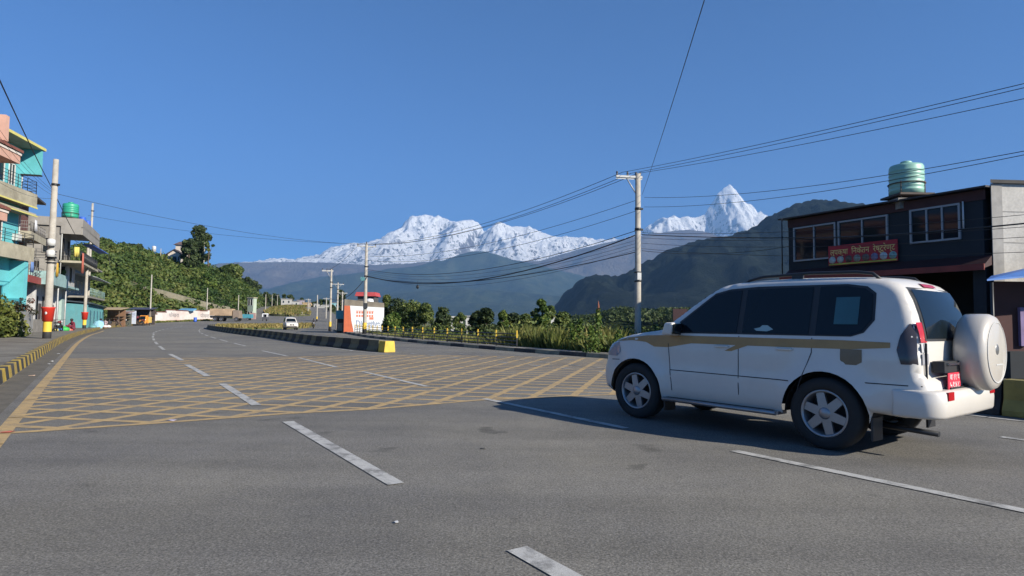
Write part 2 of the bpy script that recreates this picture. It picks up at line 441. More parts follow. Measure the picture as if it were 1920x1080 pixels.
# lane line 2
for a, b in [((5.6,2.6),(7.2,.2)), ((2.5,7.0),(4.55,4.0)), ((-.48,11.42),(1.55,8.4)), ((-4.08,17.12),(-1.81,13.43)), ((-7.85,22.97),(-5.19,18.55)), ((-11.1,27.7),(-8.6,23.9))]: mark(mb, a, b, .13, .0075)
s = 34.6
while s < 112:
    mark(mb, bend(s, 6.2), bend(s+4.2, 6.2), .13, .0075); s += 7.0
tag(mb.build('road_marking', WHT), 'white dashed lane lines of the left carriageway', None, kind='structure')
mb = MB()
for s in range(28, 100, 3): mark(mb, bend(s, 9.75), bend(s+3, 9.75), .13, .0075)       # edge line by the median
mark(mb, st(28, 9.75), st(24.5, 10.2), .12, .0075)
for s in range(-8, 11, 3): mark(mb, st(s, 11.7), st(s+3.02, 11.7), .12, .0075)
mark(mb, st(-2, 9.75), st(3.2, 9.75), .12, .0075)
tag(mb.build('road_marking', WHT), 'white edge line along the concrete median', None, kind='structure')
mb = MB()
for i in range(13):                                                                 # scattered worn dashes across the junction mouth
    s = 26.5-i*1.6; mark(mb, st(s, 11.2+.12*i), st(s-.7, 11.2+.12*i), .16, .0075)
for i in range(12): s = 30-i*1.5; mark(mb, st(s, 13.2), st(s-.8, 13.2), .13, .0075)
for i in range(9): s = 31-i*1.7; mark(mb, st(s, 15.2), st(s-.6, 15.2), .13, .0075)
for s in range(36, 100, 7): mark(mb, bend(s, 14.2), bend(s+3, 14.2), .12, .0075)
tag(mb.build('road_marking', WHTW), 'worn white dashes across the junction mouth', None, kind='structure')

# concrete median blocks: precast barriers, alternately painted, each block its own thing
BY = P('barrier_dull_yellow', (.20,.175,.10), .85, .3, 3, dirt=((.07,.065,.05), .7), fine=.3)
BK = P('barrier_black', (.028,.028,.028), .8, .3, 3, dirt=((.10,.09,.075), .55), fine=.3)
BEND = P('barrier_bright_yellow', (.62,.42,.06), .75, .2, 3, dirt=((.3,.22,.08), .5))
def barrier_block(L, h=.52, wb=.46, wt=.20):
    mb = MB(); prof = [(-wb/2, 0), (wb/2, 0), (wb/2, .09), (wt/2+.03, .26), (wt/2, h), (-wt/2, h), (-wt/2-.03, .26), (-wb/2, .09)]
    k = len(prof); a = [(-L/2, y, z) for y, z in prof]; b = [(L/2, y, z) for y, z in prof]
    mb.add(a+b, [tuple(range(k)), tuple(range(k, 2*k))[::-1]]+[(i, (i+1) % k, (i+1) % k+k, i+k) for i in range(k)])
    return mb
med = [Vector(p) for p in [(-5.25,27.5),(-6.5,28.9),(-10.6,34.4),(-18.9,48.2),(-27,60.5),(-35,73.5),(-41,84),(-45.5,93),(-47.8,100),(-47,106),(-44,109)]]
LEN = sum((b-a).length for a, b in zip(med, med[1:])); nb = int(LEN/1.02)
mp_ = smooth2(resample(med, nb), 1); proto = {}
for i in range(nb):
    a, b = mp_[i], mp_[i+1]; c = (a+b)/2; L = (b-a).length*.985
    if i == 0:
        o = MB(); o = barrier_block(.55, .50, .56, .46).build('median_block', BEND, bevel=.02)
        lab = 'bright yellow end block of the striped concrete median'
    else:
        key = i % 2
        if key not in proto: proto[key] = barrier_block(1.0).build('median_block', [BK, BY][key], bevel=.015); o = proto[key]
        else: o = proto[key].copy(); COL.objects.link(o)
        lab = ('black painted block' if key == 0 else 'dull yellow painted block')+' of the striped concrete median between the carriageways'
    o.location = (c.x, c.y, zf(c.x, c.y)); o.rotation_euler = (0, 0, math.atan2(b.y-a.y, b.x-a.x)); tag(o, lab, 'barrier', 'concrete median blocks')
    o.scale = (L/1.0 if i else 1, 1, 1)
# nearer median beyond the white car: starts at (7.9,10.6) and runs back towards the camera side
for i in range(7):
    p = st(4.6-1.25*i, 12.35)
    o = barrier_block(1.22, .58, .5, .26).build('median_block', [BK, P('barrier_worn_yellow', (.33,.26,.07), .8, .3, 3, dirt=((.1,.09,.06), .6))][i % 2], bevel=.015)
    o.location = (p.x, p.y, 0); o.rotation_euler = (0, 0, math.atan2(E1.y, E1.x))
    tag(o, ['black block behind the rear bumper of the white car', 'worn yellow block at the right edge behind the white car'][i % 2] if i < 2 else ('black' if i % 2 == 0 else 'worn yellow')+' median block beyond the right edge of the view', 'barrier', 'concrete blocks behind the white car')
# grass island
isl = [(-37.5,80),(-44.3,93),(-46.9,100),(-46.4,105.5),(-42,113),(-38.5,118),(-35.5,112),(-33.8,100),(-33.6,90)]
mb = MB(); mb.slab([(x, y, zf(x, y)) for x, y in isl], (0, 0, .22))
tag(mb.build('median_island', EARTH), 'earth bed of the grass island between carriageways', None, kind='structure')
isl2 = [(-71,185),(-75,190),(-86,215),(-97,250),(-110,300),(-121,350),(-116,352),(-100,300),(-84,250),(-70,215),(-62,190),(-65,183)]
mb = MB(); mb.add([(x, y, zf(x, y)+.3) for x, y in isl2]+[(x, y, zf(x, y)-.5) for x, y in isl2], [(0,1,2,9,10,11)[::1], (2,3,8,9), (3,4,7,8), (4,5,6,7)]+[(i, (i+1) % 12, (i+1) % 12+12, i+12) for i in range(12)])
tag(mb.build('median_island', EARTH), 'far grass island where the road climbs', None, kind='structure')
i2 = [Vector(p) for p in [(-62,190),(-65,183),(-71,185),(-75,190),(-86,215),(-97,250),(-110,300)]]
kerb('kerb', 'dark painted kerb around the far grass island', [p for p in i2], .55, .25, 2.0, [BK, BY], side=-1)
def tufts(name, label, polyfn, n, size, h, mat, bbox, cat='grass'):
    pts = []
    while len(pts) < n:
        x = random.uniform(bbox[0], bbox[1]); y = random.uniform(bbox[2], bbox[3])
        if polyfn(Vector((x, y))): pts.append((x, y))
    P_ = np.array(pts); hh = h*(.35+.65*RNG.random(n)); z0 = np.array([zf(x, y) for x, y in pts]) if cat != 'tz' else np.array([tz(x, y) for x, y in pts])
    a = RNG.random(n)*2*PI; lean = RNG.normal(0, .3, (n, 2))*hh[:, None]
    w = size*(.5+RNG.random(n))
    dx, dy = np.cos(a)*w, np.sin(a)*w
    v = np.empty((n, 4, 3)); v[:, 0] = np.c_[P_[:, 0]-dx, P_[:, 1]-dy, z0]; v[:, 1] = np.c_[P_[:, 0]+dx, P_[:, 1]+dy, z0]
    v[:, 2] = np.c_[P_[:, 0]+lean[:, 0]+dx*.35, P_[:, 1]+lean[:, 1]+dy*.35, z0+hh]; v[:, 3] = np.c_[P_[:, 0]+lean[:, 0]-dx*.35, P_[:, 1]+lean[:, 1]-dy*.35, z0+hh*.92]
    rnd = np.clip(.5+.25*np.sin(P_[:, 0]*.9)*np.cos(P_[:, 1]*.7)+RNG.normal(0, .2, n), 0, 1)
    o = npmesh(name, v.reshape(-1, 3), np.arange(4*n).reshape(-1, 4), mat, rnd)
    return tag(o, label, 'grass', kind='stuff')
DRY = leafmat('dry_grass', [(0, (.10,.10,.03)), (.5, (.24,.19,.06)), (1, (.40,.31,.12))])
tufts('grass', 'dry yellow grass on the island between carriageways', lambda p: inside(p, isl), 9000, .10, .75, DRY, (-48, -33, 79, 119))
DRY2 = leafmat('dry_grass_green', [(0, (.06,.08,.02)), (.4, (.14,.15,.04)), (.8, (.30,.22,.07)), (1, (.22,.12,.12))])
tufts('grass', 'yellow and green grass on the far road island', lambda p: inside(p, isl2), 16000, .28, 1.2, DRY2, (-122, -61, 183, 352))
# ------------------------------------------------------------------ hills and snow mountains (true distances)
def interp(tab, x):
    if x <= tab[0][0]: return tab[0][1]
    for (a, b), (c, d) in zip(tab, tab[1:]):
        if x <= c: return b+(d-b)*(x-a)/(c-a)
    return tab[-1][1]
def ridge(name, label, prof, D, front, back, nx, ny, amp, sc, mat, base=-20, crest_noise=0, seed=0, pw=1.2, spur=1.0, skew=0):
    tab = [(at(px, py, D).x, at(px, py, D).z) for px, py in prof]
    X0, X1 = tab[0][0], tab[-1][0]; rows = []
    t_ = [-(1-i/ny)**1.35 for i in range(ny)]+[0]+[(i/(ny//3)) for i in range(1, ny//3+1)]
    vs = np.empty(((nx+1)*len(t_), 3)); k = 0
    for t in t_:
        for i in range(nx+1):
            x = X0+(X1-X0)*i/nx; dy = t*(front if t < 0 else back); y = D+dy
            # spurs: shift where the crest is looked up so that ridges run obliquely down
            zc = interp(tab, x-dy*skew)
            a = abs(t)
            p = Vector(((x-dy*skew*.6)*sc, y*sc*spur, seed))
            nz = noise.ridged_multi_fractal(p, 1.0, 2.1, 7, 1.0, 2.0)-1.1
            n2 = noise.fractal(Vector((x*sc*4, y*sc*4, seed+5)), .9, 2.1, 5)
            env = min(1, a*7)*(1-a)**.6
            h = base+(zc-base)*((1-a)**pw)
            z = h+amp*env*nz*.6+amp*.18*n2*min(1, a*12)*(1-a)
            if a < .03: z += crest_noise*noise.fractal(Vector((x*sc*12, 0, seed)), .8, 2.2, 5)
            edge = min(1, (i+.001)/nx*14, (1-i/nx)*14)
            z = base-5+(z-base+5)*min(1, edge) if prof_edge else z
            if t < 0 and a > .02:      # no spur in front may stand above the skyline of the crest
                zc2 = interp(tab, x*D/y); z = min(z, CAM_H+(zc2-CAM_H)*y/D-amp*.02)
            vs[k] = (x, y, z); k += 1
    q = []; w = nx+1
    for j in range(len(t_)-1):
        r = np.arange(nx)+j*w; q.append(np.stack([r, r+1, r+w+1, r+w], 1))
    o = npmesh(name, vs, np.concatenate(q), mat, smooth=True)
    return tag(o, label, None, kind='structure')
prof_edge = False
def snowmat():
    m, nt, b = newmat('snow_and_rock'); g = N(nt, 'ShaderNodeNewGeometry'); tc = N(nt, 'ShaderNodeTexCoord')
    s = N(nt, 'ShaderNodeSeparateXYZ'); nt.links.new(g.outputs['Position'], s.inputs[0])
    sn = N(nt, 'ShaderNodeSeparateXYZ'); nt.links.new(g.outputs['Normal'], sn.inputs[0])
    mp = N(nt, 'ShaderNodeMapping'); mp.inputs['Scale'].default_value = (.0016, .0016, .0007); nt.links.new(tc.outputs['Object'], mp.inputs[0])
    n = N(nt, 'ShaderNodeTexNoise', Scale=1, Detail=12, Roughness=.78); nt.links.new(mp.outputs[0], n.inputs['Vector'])
    n.inputs['Scale'].default_value = 2.0
    mp2 = N(nt, 'ShaderNodeMapping'); mp2.inputs['Rotation'].default_value = (0, .6, 0); mp2.inputs['Scale'].default_value = (.012, .012, .0040); nt.links.new(tc.outputs['Object'], mp2.inputs[0])
    n2 = N(nt, 'ShaderNodeTexNoise', Scale=1, Detail=9, Roughness=.7); nt.links.new(mp2.outputs[0], n2.inputs['Vector'])
    def M(op, a, b_):
        x = N(nt, 'ShaderNodeMath', operation=op)
        for i, v in enumerate((a, b_)):
            if isinstance(v, (int, float)): x.inputs[i].default_value = v
            else: nt.links.new(v, x.inputs[i])
        return x.outputs[0]
    h = M('MULTIPLY', M('SUBTRACT', s.outputs[2], 2350), 1/1250)       # 0 at snow line, 1 high
    h = M('MINIMUM', M('MAXIMUM', h, -1.2), 1.1)
    sl = M('MULTIPLY', M('SUBTRACT', sn.outputs[2], .62), 1.1)
    f = M('ADD', M('ADD', M('ADD', M('MULTIPLY', h, .36), .15), sl), M('ADD', M('MULTIPLY', M('SUBTRACT', n.outputs[0], .5), 1.5), M('MULTIPLY', M('SUBTRACT', n2.outputs[0], .5), 1.7)))
    r = ramp(nt, f, [(0, (.13,.115,.115)), (.09, (.24,.23,.24)), (.17, (.88,.89,.91)), (.5, (.93,.94,.96))])
    nt.links.new(r.outputs[0], b.inputs['Base Color']); b.inputs['Roughness'].default_value = .8; b.inputs['Specular IOR Level'].default_value = .1
    bp = N(nt, 'ShaderNodeBump', Strength=1.0, Distance=110); nt.links.new(n.outputs[0], bp.inputs['Height'])
    bp2 = N(nt, 'ShaderNodeBump', Strength=1.0, Distance=45); nt.links.new(n2.outputs[0], bp2.inputs['Height']); nt.links.new(bp.outputs[0], bp2.inputs['Normal'])
    nt.links.new(bp2.outputs[0], b.inputs['Normal'])
    return m
def hillmat(name, c1, c2, c3, sc, bump):
    m, nt, b = newmat(name); tc = N(nt, 'ShaderNodeTexCoord')
    n = N(nt, 'ShaderNodeTexNoise', Scale=sc, Detail=12, Roughness=.72); nt.links.new(tc.outputs['Object'], n.inputs['Vector'])
    r = ramp(nt, n.outputs[0], [(.35, c1), (.5, c2), (.66, c3)])
    nt.links.new(r.outputs[0], b.inputs['Base Color']); b.inputs['Roughness'].default_value = .95; b.inputs['Specular IOR Level'].default_value = .1
    n2 = N(nt, 'ShaderNodeTexNoise', Scale=sc*9, Detail=6, Roughness=.7); nt.links.new(tc.outputs['Object'], n2.inputs['Vector'])
    bp = N(nt, 'ShaderNodeBump', Strength=1, Distance=bump); nt.links.new(n2.outputs[0], bp.inputs['Height']); nt.links.new(bp.outputs[0], b.inputs['Normal'])
    return m
SNOW = snowmat()
ridge('snow_mountains', 'long snow covered mountain massif on the skyline', [(380,500),(440,494),(497,489),(515,485),(530,484),(545,487),(560,484),(575,481),(600,477),(612,470),(625,463),(645,459),(660,456),(690,455),(700,451),(715,448),(728,438),(740,432),(755,425),(760,416),(770,408),(785,404),(800,403),(815,406),(822,405),(835,409),(845,414),(858,416),(870,413),(885,412),(897,417),(903,425),(907,434),(916,430),(925,424),(933,418),(940,417),(950,421),(960,425),(975,424),(985,426),(992,424),(1003,430),(1020,437),(1030,441),(1045,444),(1060,443),(1080,445),(1100,445),(1115,449),(1130,448),(1160,452),(1220,470),(1300,490)],
      21500, 3600, 2500, 600, 110, 950, 1/1800, SNOW, base=1500, crest_noise=38, seed=3.1, pw=1.0, spur=.55, skew=.25)
ridge('snow_mountains', 'steep pyramid shaped snow peak on the right', [(1080,470),(1130,455),(1170,448),(1200,436),(1212,426),(1222,420),(1232,412),(1243,407),(1250,410),(1262,403),(1272,408),(1290,406),(1302,409),(1315,404),(1322,402),(1327,391),(1338,378),(1345,364),(1351,360),(1358,353),(1364,348),(1369,346),(1374,352),(1380,356),(1386,366),(1397,378),(1410,385),(1416,392),(1420,400),(1427,396),(1433,402),(1441,404),(1460,412),(1500,425),(1560,440),(1640,460),(1750,480),(1950,500)],
      20300, 2600, 2500, 460, 100, 900, 1/1800, SNOW, base=1500, crest_noise=34, seed=8.7, pw=1.0, spur=.6, skew=-.12)
HB = hillmat('brown_highland', (.10,.075,.06), (.15,.115,.09), (.20,.165,.13), .0012, 90)
ridge('hills', 'hazy brown highland ridge below the snow', [(-200,505),(200,500),(380,500),(410,494),(440,492),(500,492),(540,491),(600,492),(640,494),(700,497),(760,494),(800,492),(850,487),(900,480),(950,488),(1010,490),(1060,475),(1090,466),(1120,459),(1150,452),(1180,446),(1200,442),(1240,436),(1270,432),(1300,431),(1330,436),(1350,445),(1370,449),(1390,446),(1420,440),(1480,450),(1700,470),(2300,500)],
      17000, 3200, 900, 320, 46, 650, 1/2200, HB, crest_noise=25, seed=12, pw=1.1)
HG = hillmat('forested_hill', (.022,.035,.018), (.04,.055,.028), (.075,.085,.045), .004, 40)
ridge('hills', 'blue green hazy hill in the middle distance', [(-600,600),(200,585),(380,572),(440,556),(500,543),(545,530),(600,519),(650,514),(700,508),(750,503),(790,497),(830,489),(860,478),(885,471),(905,471),(930,477),(960,487),(1000,494),(1050,508),(1100,520),(1150,535),(1250,555),(1400,580),(1700,600)],
      14500, 5000, 2000, 280, 44, 750, 1/2100, HG, crest_noise=14, seed=21, pw=1.0)
ridge('hills', 'lower hazy spur of the middle hill', [(500,600),(600,578),(700,556),(800,543),(860,538),(940,545),(1020,552),(1100,560),(1250,585),(1400,600)],
      10500, 3200, 2000, 180, 26, 350, 1/1200, HG, crest_noise=8, seed=31, pw=1.0)
HD = hillmat('dark_forest_hill', (.005,.008,.006), (.009,.014,.011), (.022,.028,.020), .014, 10)
ridge('hills', 'dark forested hill rising behind the restaurant', [(1025,612),(1040,598),(1046,580),(1060,556),(1080,532),(1095,522),(1112,516),(1130,515),(1150,518),(1165,516),(1185,505),(1220,486),(1250,470),(1290,456),(1330,447),(1370,441),(1400,433),(1420,420),(1440,405),(1465,396),(1485,384),(1510,377),(1535,374),(1560,376),(1590,379),(1620,384),(1680,392),(1800,400),(2000,415),(2300,440),(2700,470)],
      3300, 1100, 1100, 420, 60, 165, 1/420, HD, base=-20, crest_noise=12, seed=42, pw=.75, spur=.9)
# ------------------------------------------------------------------ sky, sun, haze
SUN = Vector((.85, -.53, 0)).normalized(); SEL = math.radians(27)
w = bpy.data.worlds.new('World'); scene.world = w; w.use_nodes = True; nt = w.node_tree; nt.nodes.clear()
sk = nt.nodes.new('ShaderNodeTexSky'); sk.sky_type = 'NISHITA'; sk.sun_disc = False; sk.sun_elevation = SEL
sk.sun_rotation = math.atan2(SUN.x, SUN.y); sk.altitude = 2500; sk.air_density = .75; sk.dust_density = .2; sk.ozone_density = 4.0
bg = nt.nodes.new('ShaderNodeBackground'); bg.inputs[1].default_value = .09
wo = nt.nodes.new('ShaderNodeOutputWorld'); tn = nt.nodes.new('ShaderNodeMix'); tn.data_type = 'RGBA'; tn.blend_type = 'MULTIPLY'; tn.inputs[0].default_value = 1; tn.inputs[7].default_value = (.38,.72,.98,1)
nt.links.new(sk.outputs[0], tn.inputs[6]); nt.links.new(tn.outputs[2], bg.inputs[0]); nt.links.new(bg.outputs[0], wo.inputs[0])
L = bpy.data.lights.new('sun', 'SUN'); L.energy = 5.0; L.angle = math.radians(.5); L.color = (1, .93, .80)
lo = bpy.data.objects.new('sun', L); COL.objects.link(lo)
d = -Vector((SUN.x*math.cos(SEL), SUN.y*math.cos(SEL), math.sin(SEL))); lo.rotation_euler = d.to_track_quat('-Z', 'Y').to_euler()
HAZE = True
if HAZE:
    hz = MB().box(-30000, 30000, -2900, 26000, -21, 4750).build('haze', None)
    m = bpy.data.materials.new('haze_air'); m.use_nodes = True; n_ = m.node_tree; n_.nodes.clear()
    o_ = n_.nodes.new('ShaderNodeOutputMaterial'); v_ = n_.nodes.new('ShaderNodeVolumePrincipled')
    v_.inputs['Color'].default_value = (.23,.45,.82,1); v_.inputs['Density'].default_value = 5.2e-5; v_.inputs['Anisotropy'].default_value = 0.0
    n_.links.new(v_.outputs[0], o_.inputs['Volume']); hz.data.materials.clear(); hz.data.materials.append(m)
    tag(hz, 'thin blue haze filling the valley air', 'haze', kind='stuff')
cam = bpy.data.cameras.new('camera'); co = bpy.data.objects.new('camera', cam); COL.objects.link(co)
cam.sensor_width = 36; cam.lens = F_PX/1920*36; cam.clip_start = .1; cam.clip_end = 120000
co.location = (0, 0, CAM_H)
r_ = Matrix.Rotation(PI/2+PITCH, 4, 'X')@Matrix.Rotation(ROLL, 4, 'Z')
co.rotation_euler = r_.to_euler(); scene.camera = co
vs = scene.view_settings; vs.view_transform = 'Standard'; vs.look = 'None'; vs.exposure = 1.06; vs.gamma = 1
scene.cycles.volume_bounces = 0; scene.cycles.max_bounces = 6; scene.cycles.transparent_max_bounces = 8
# ------------------------------------------------------------------ shared street parts
GLS = glassmat(spec=.24); 
WHITEF = P('white_frame', (.55,.55,.53), .5, .1)
DARKM = P('dark_metal', (.02,.022,.025), .45, .2)
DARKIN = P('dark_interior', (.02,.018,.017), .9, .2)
WOOD = P('weathered_wood', (.16,.11,.07), .85, .3, 3)
def window(parent, x0, x1, z0, z1, y, frame=WHITEF, out=-1, nx=2, name='window', dep=.06, axis='x', glass=None):
    """window on the plane y (axis 'x') or x (axis 'y'); out = outward sign"""
    f = MB(); t = .07
    def bx(m, a0, a1, c0, c1, d0, d1):
        lo, hi = sorted((y+out*d0, y+out*d1))
        m.box(a0, a1, lo, hi, c0, c1) if axis == 'x' else m.box(lo, hi, a0, a1, c0, c1)
    bx(f, x0-t, x1+t, z0-t, z0, 0, dep); bx(f, x0-t, x1+t, z1, z1+t, 0, dep)
    bx(f, x0-t, x0, z0, z1, 0, dep); bx(f, x1, x1+t, z0, z1, 0, dep)
    for k in range(1, nx):
        c = x0+(x1-x0)*k/nx; bx(f, c-.03, c+.03, z0, z1, .012, dep-.01)
    o = f.build(name, frame, parent)
    g = MB(); bx(g, x0, x1, z0, z1, .003, .012); g.build('pane', glass or GLS, o); return o
def railing(parent, pts, z, h, mat, nbar=4, post=1.2, r=.025, name='railing', vert=False):
    m = MB()
    for a, b in zip(pts, pts[1:]):
        a, b = Vector((*a, z)), Vector((*b, z)); L = (b-a).length; n = max(1, round(L/post))
        for k in range(n+1):
            p = a.lerp(b, k/n); m.tube([p, p+Vector((0, 0, h))], r, 5)
        for k in range(1, nbar+1): zz = Vector((0, 0, h*k/nbar)); m.tube([a+zz, b+zz], r*.8, 5)
        if vert:
            n = int(L/.14)
            for k in range(n): p = a.lerp(b, k/n); m.tube([p, p+Vector((0, 0, h))], r*.5, 4)
    return m.build(name, mat, parent)
def door(parent, x0, x1, z1, y, mat, out=-1, z0=0, axis='x', name='door'):
    m = MB(); lo, hi = sorted((y+out*.01, y+out*.05))
    (m.box(x0, x1, lo, hi, z0, z1) if axis == 'x' else m.box(lo, hi, x0, x1, z0, z1)); return m.build(name, mat, parent)
def ang(dx, dy): return math.atan2(dy, dx)
def tank(label, loc, r=.57, h=1.25, mat=None, group='rooftop water tanks'):
    t = thing('water_tank', label, 'water tank', loc, 0, group)
    m = MB(); prof = [(r, 0)]
    for k in range(1, 7):
        z = h*.86*k/7; prof += [(r, z-.03), (r*1.025, z-.01), (r*1.025, z+.01), (r, z+.03)]
    prof += [(r, h*.86), (r*.93, h*.93), (r*.45, h*.99), (0, h)]
    m.lathe([(0, 0)]+prof, 28); m.build('tank_body', mat, t)
    m = MB().lathe([(0, h-.02), (r*.34, h-.02), (r*.34, h+.06), (r*.28, h+.09), (0, h+.09)], 20); m.build('lid', mat, t)
    m = MB()
    for a in range(4): x, y = r*1.05*math.cos(a*PI/2+.7), r*1.05*math.sin(a*PI/2+.7); m.tube([(x, y, -.35), (x, y, .5)], .02, 5)
    m.lathe([(r*1.06, .42), (r*1.09, .42), (r*1.09, .46), (r*1.06, .46), (r*1.06, .42)], 24)
    m.box(-r*1.1, r*1.1, -r*1.1, r*1.1, -.1, -.02); m.build('stand', P('rusty_angle_iron', (.08,.06,.05), .8), t)
    return t
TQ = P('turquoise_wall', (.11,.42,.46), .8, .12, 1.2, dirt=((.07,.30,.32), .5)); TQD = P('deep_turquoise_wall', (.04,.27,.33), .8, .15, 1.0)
YT = P('yellow_trim', (.55,.50,.16), .7, .15); CREAM = P('cream_fascia', (.36,.33,.25), .85, .25, 1.4, dirt=((.16,.14,.1), .5))
PINK = P('pink_plaster', (.52,.31,.24), .85, .15, 1.5, dirt=((.35,.2,.15), .4)); TILE = P('brown_roof_tile', (.20,.075,.055), .7, .3, 5)
TEALW = P('teal_metal_sheet', (.07,.24,.27), .55, .2, 1.2, dirt=((.10,.17,.17), .5)); GREY = P('grey_plaster', (.25,.235,.215), .9, .15, .8, dirt=((.13,.12,.105), .6))
PALE = P('pale_whitewash', (.50,.50,.50), .9, .2, 1.6, dirt=((.26,.25,.24), .7), fine=.2); PALET = P('pale_teal_paint', (.26,.40,.40), .8, .2, 1.4, dirt=((.14,.18,.17), .6))
RED = P('red_paint', (.45,.03,.02), .6, .15, 3); BLUEG = P('blue_grey_wall', (.20,.27,.33), .85, .2, 1.2, dirt=((.1,.12,.14), .6))
BRICK = brickmat('red_brick', (.26,.09,.06), (.33,.13,.09), (.22,.19,.16)); BRICKP = brickmat('pale_brick', (.42,.42,.42), (.52,.52,.52), (.24,.24,.25), 2.6)
MAROON = P('maroon_wall', (.13,.05,.045), .85, .25, 1.5)

# --- turquoise house: local x runs away from the camera, -y faces the road
a_ = ang(-.25, 1.0)
T = thing('turquoise_house', 'bright turquoise four storey house with yellow edged slabs, at the left edge behind the hedge', 'house', (-37.0+.243*14, 46-.97*14, 0), a_)
MB().box(0, 14, 0, 8, 0, 14.0).build('wall', TQ, T)
m = MB().box(-.3, 14.3, -1.35, 8.2, 14.0, 14.18); m.build('roof', CREAM, T)
MB().box(-.3, 14.33, -1.41, -1.352, 14.0, 14.2).box(14.302, 14.36, -1.35, 8, 14.0, 14.2).build('roof_trim', YT, T)
MB().box(13.9, 14.1, -1.3, -.002, 12.1, 13.998).build('fin_wall', TQ, T); MB().box(13.85, 14.15, -1.32, -.02, 12.0, 12.098).build('fin_trim', DARKM, T)
for k, (z, nm) in enumerate([(5.6, 0), (9.65, 1)]):
    MB().box(-.3, 14.1, -1.0, -.002, z, z+.22).build('balcony_slab', CREAM, T)
    MB().box(-.3, 14.12, -1.07, -1.002, z-.1, z+.95).build('fascia', CREAM, T)
    if k: MB().box(-.3, 14.16, -1.12, -1.072, z-.14, z-.03).box(-.3, 14.2, -1.12, -1.072, z-.75, z-.66).build('yellow_trim', YT, T); MB().box(-.3, 14.1, -1.07, -.01, z-.64, z-.52).build('lower_ledge', CREAM, T)
    railing(T, [(-.3, -1.03), (14.0, -1.03), (14.0, -.1)], z+.95, .95, DARKM, 4, 1.3)
for (x0, x1, z0, z1) in [(10.2, 11.6, 10.5, 12.5), (12.3, 13.0, 10.5, 12.5), (8, 9.2, 10.5, 12.5), (10.4, 11.7, 6.3, 8.5), (7.5, 8.8, 6.3, 8.5)]: window(T, x0, x1, z0, z1, 0)
for x in (11.9, 13.2): MB().box(x, x+.35, -.14, -.003, 13.1, 13.4).build('vent_box', P('brown_wood', (.08,.04,.03), .8), T)
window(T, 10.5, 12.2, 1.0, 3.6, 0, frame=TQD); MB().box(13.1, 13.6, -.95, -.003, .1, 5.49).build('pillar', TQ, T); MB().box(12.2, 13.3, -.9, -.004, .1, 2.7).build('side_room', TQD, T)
# --- pink house: only its eaves reach into the picture
Pk = thing('pink_house', 'salmon pink house whose brown tiled eaves enter at the left edge', 'house', (-30.6+.243*9, 36-.97*9, 0), a_)
MB().box(-9, 9, .35, 7, 0, 12.2).build('wall', PINK, Pk)
for z, pr in ((10.95, 1.25), (7.45, .75)):
    m = MB(); b = [(-9.5, -pr, z+.25), (9.5, -pr, z+.25), (9.5, .34, z+.75), (-9.5, .34, z+.75)]
    m.hexa(b, [(p[0], p[1], p[2]+.16) for p in b]); m.build('eaves', TILE, Pk)
    MB().box(-9.4, 9.4, -pr+.12, .348, z-.42, z+.2).build('fascia', PINK, Pk); MB().box(-.45, 9.45, -pr+.07, -pr+.118, z+.08, z+.2).build('fascia_band', P('white_band', (.6,.55,.5), .8), Pk)
railing(Pk, [(0, -.6), (7.6, -.6), (7.6, .2)], 11.9, 1.3, DARKM, 4, .9); MB().box(8.1, 8.5, -.9, -.5, 11.6, 13.1).build('column', PINK, Pk)
for x in (-7.5, -4.8, -2.1, .6, 3.3, 6.0):
    for z in (1.0, 4.6, 8.6): window(Pk, x, x+1.2, z, z+1.6, .35)
MB().box(-9, 9, .30, .348, 3.5, 3.75).box(-9, 9, .30, .348, 0, .5).build('band_course', TILE, Pk)
# --- maroon balcony house
B1 = Vector((-41.2, 50.6)); b_ang = ang(-.465, .885)
Mh = thing('balcony_house', 'dark narrow house with maroon balconies and hanging laundry behind the nearest pole', 'house', (-39.6, 49.2, 0), b_ang)
MB().box(0, 5, .3, 7, 0, 11.2).build('wall', MAROON, Mh)
MB().box(-.9, 5.0, -.9, 7, 11.202, 11.36).build('roof', P('dark_roof', (.05,.045,.045), .8), Mh)
for z in (4.3, 7.75):
    MB().box(-1.0, 4.9, -1.0, .298, z, z+.16).box(-1.0, -.002, .3, 7, z, z+.16).build('balcony_slab', CREAM if z > 7 else MAROON, Mh)
    MB().box(-1.06, 4.9, -1.06, -1.002, z-.15, z+.42).box(-1.06, -1.002, -.99, 7, z-.15, z+.42).build('fascia', P('red_fascia', (.27,.05,.04), .7, .2) if z < 7 else CREAM, Mh)
    railing(Mh, [(-1.0, 6.5), (-1.0, -1.0), (4.8, -1.0)], z+.42, .8, P('grey_rail', (.2,.19,.18), .6), 3, .8, vert=z > 7)
for z in (8.2, 4.9): window(Mh, 1.2, 2.6, z+.2, z+2.0, 0, axis='y', frame=DARKM); 
MB().box(-.95, -.75, .2, .4, 4.7, 7.7).box(-.95, -.75, 3.4, 3.6, 4.7, 7.7).build('column', PINK, Mh)
MB().box(-.9, -.3, 1.2, 1.35, 0.1, 4.1).box(-.9, -.6, 4.0, 4.3, 0.1, 4.1).build('pink_pier', PINK, Mh)
m = MB(); m.hexa([(-1.3, 1.5, .1), (-.35, 1.5, .1), (-.35, 4.2, .1), (-1.3, 4.2, .1)], [(-1.3, 1.5, 2.6), (-.35, 1.5, 2.6), (-.35, 4.2, .9), (-1.3, 4.2, .9)]); m.build('staircase', PINK, Mh)
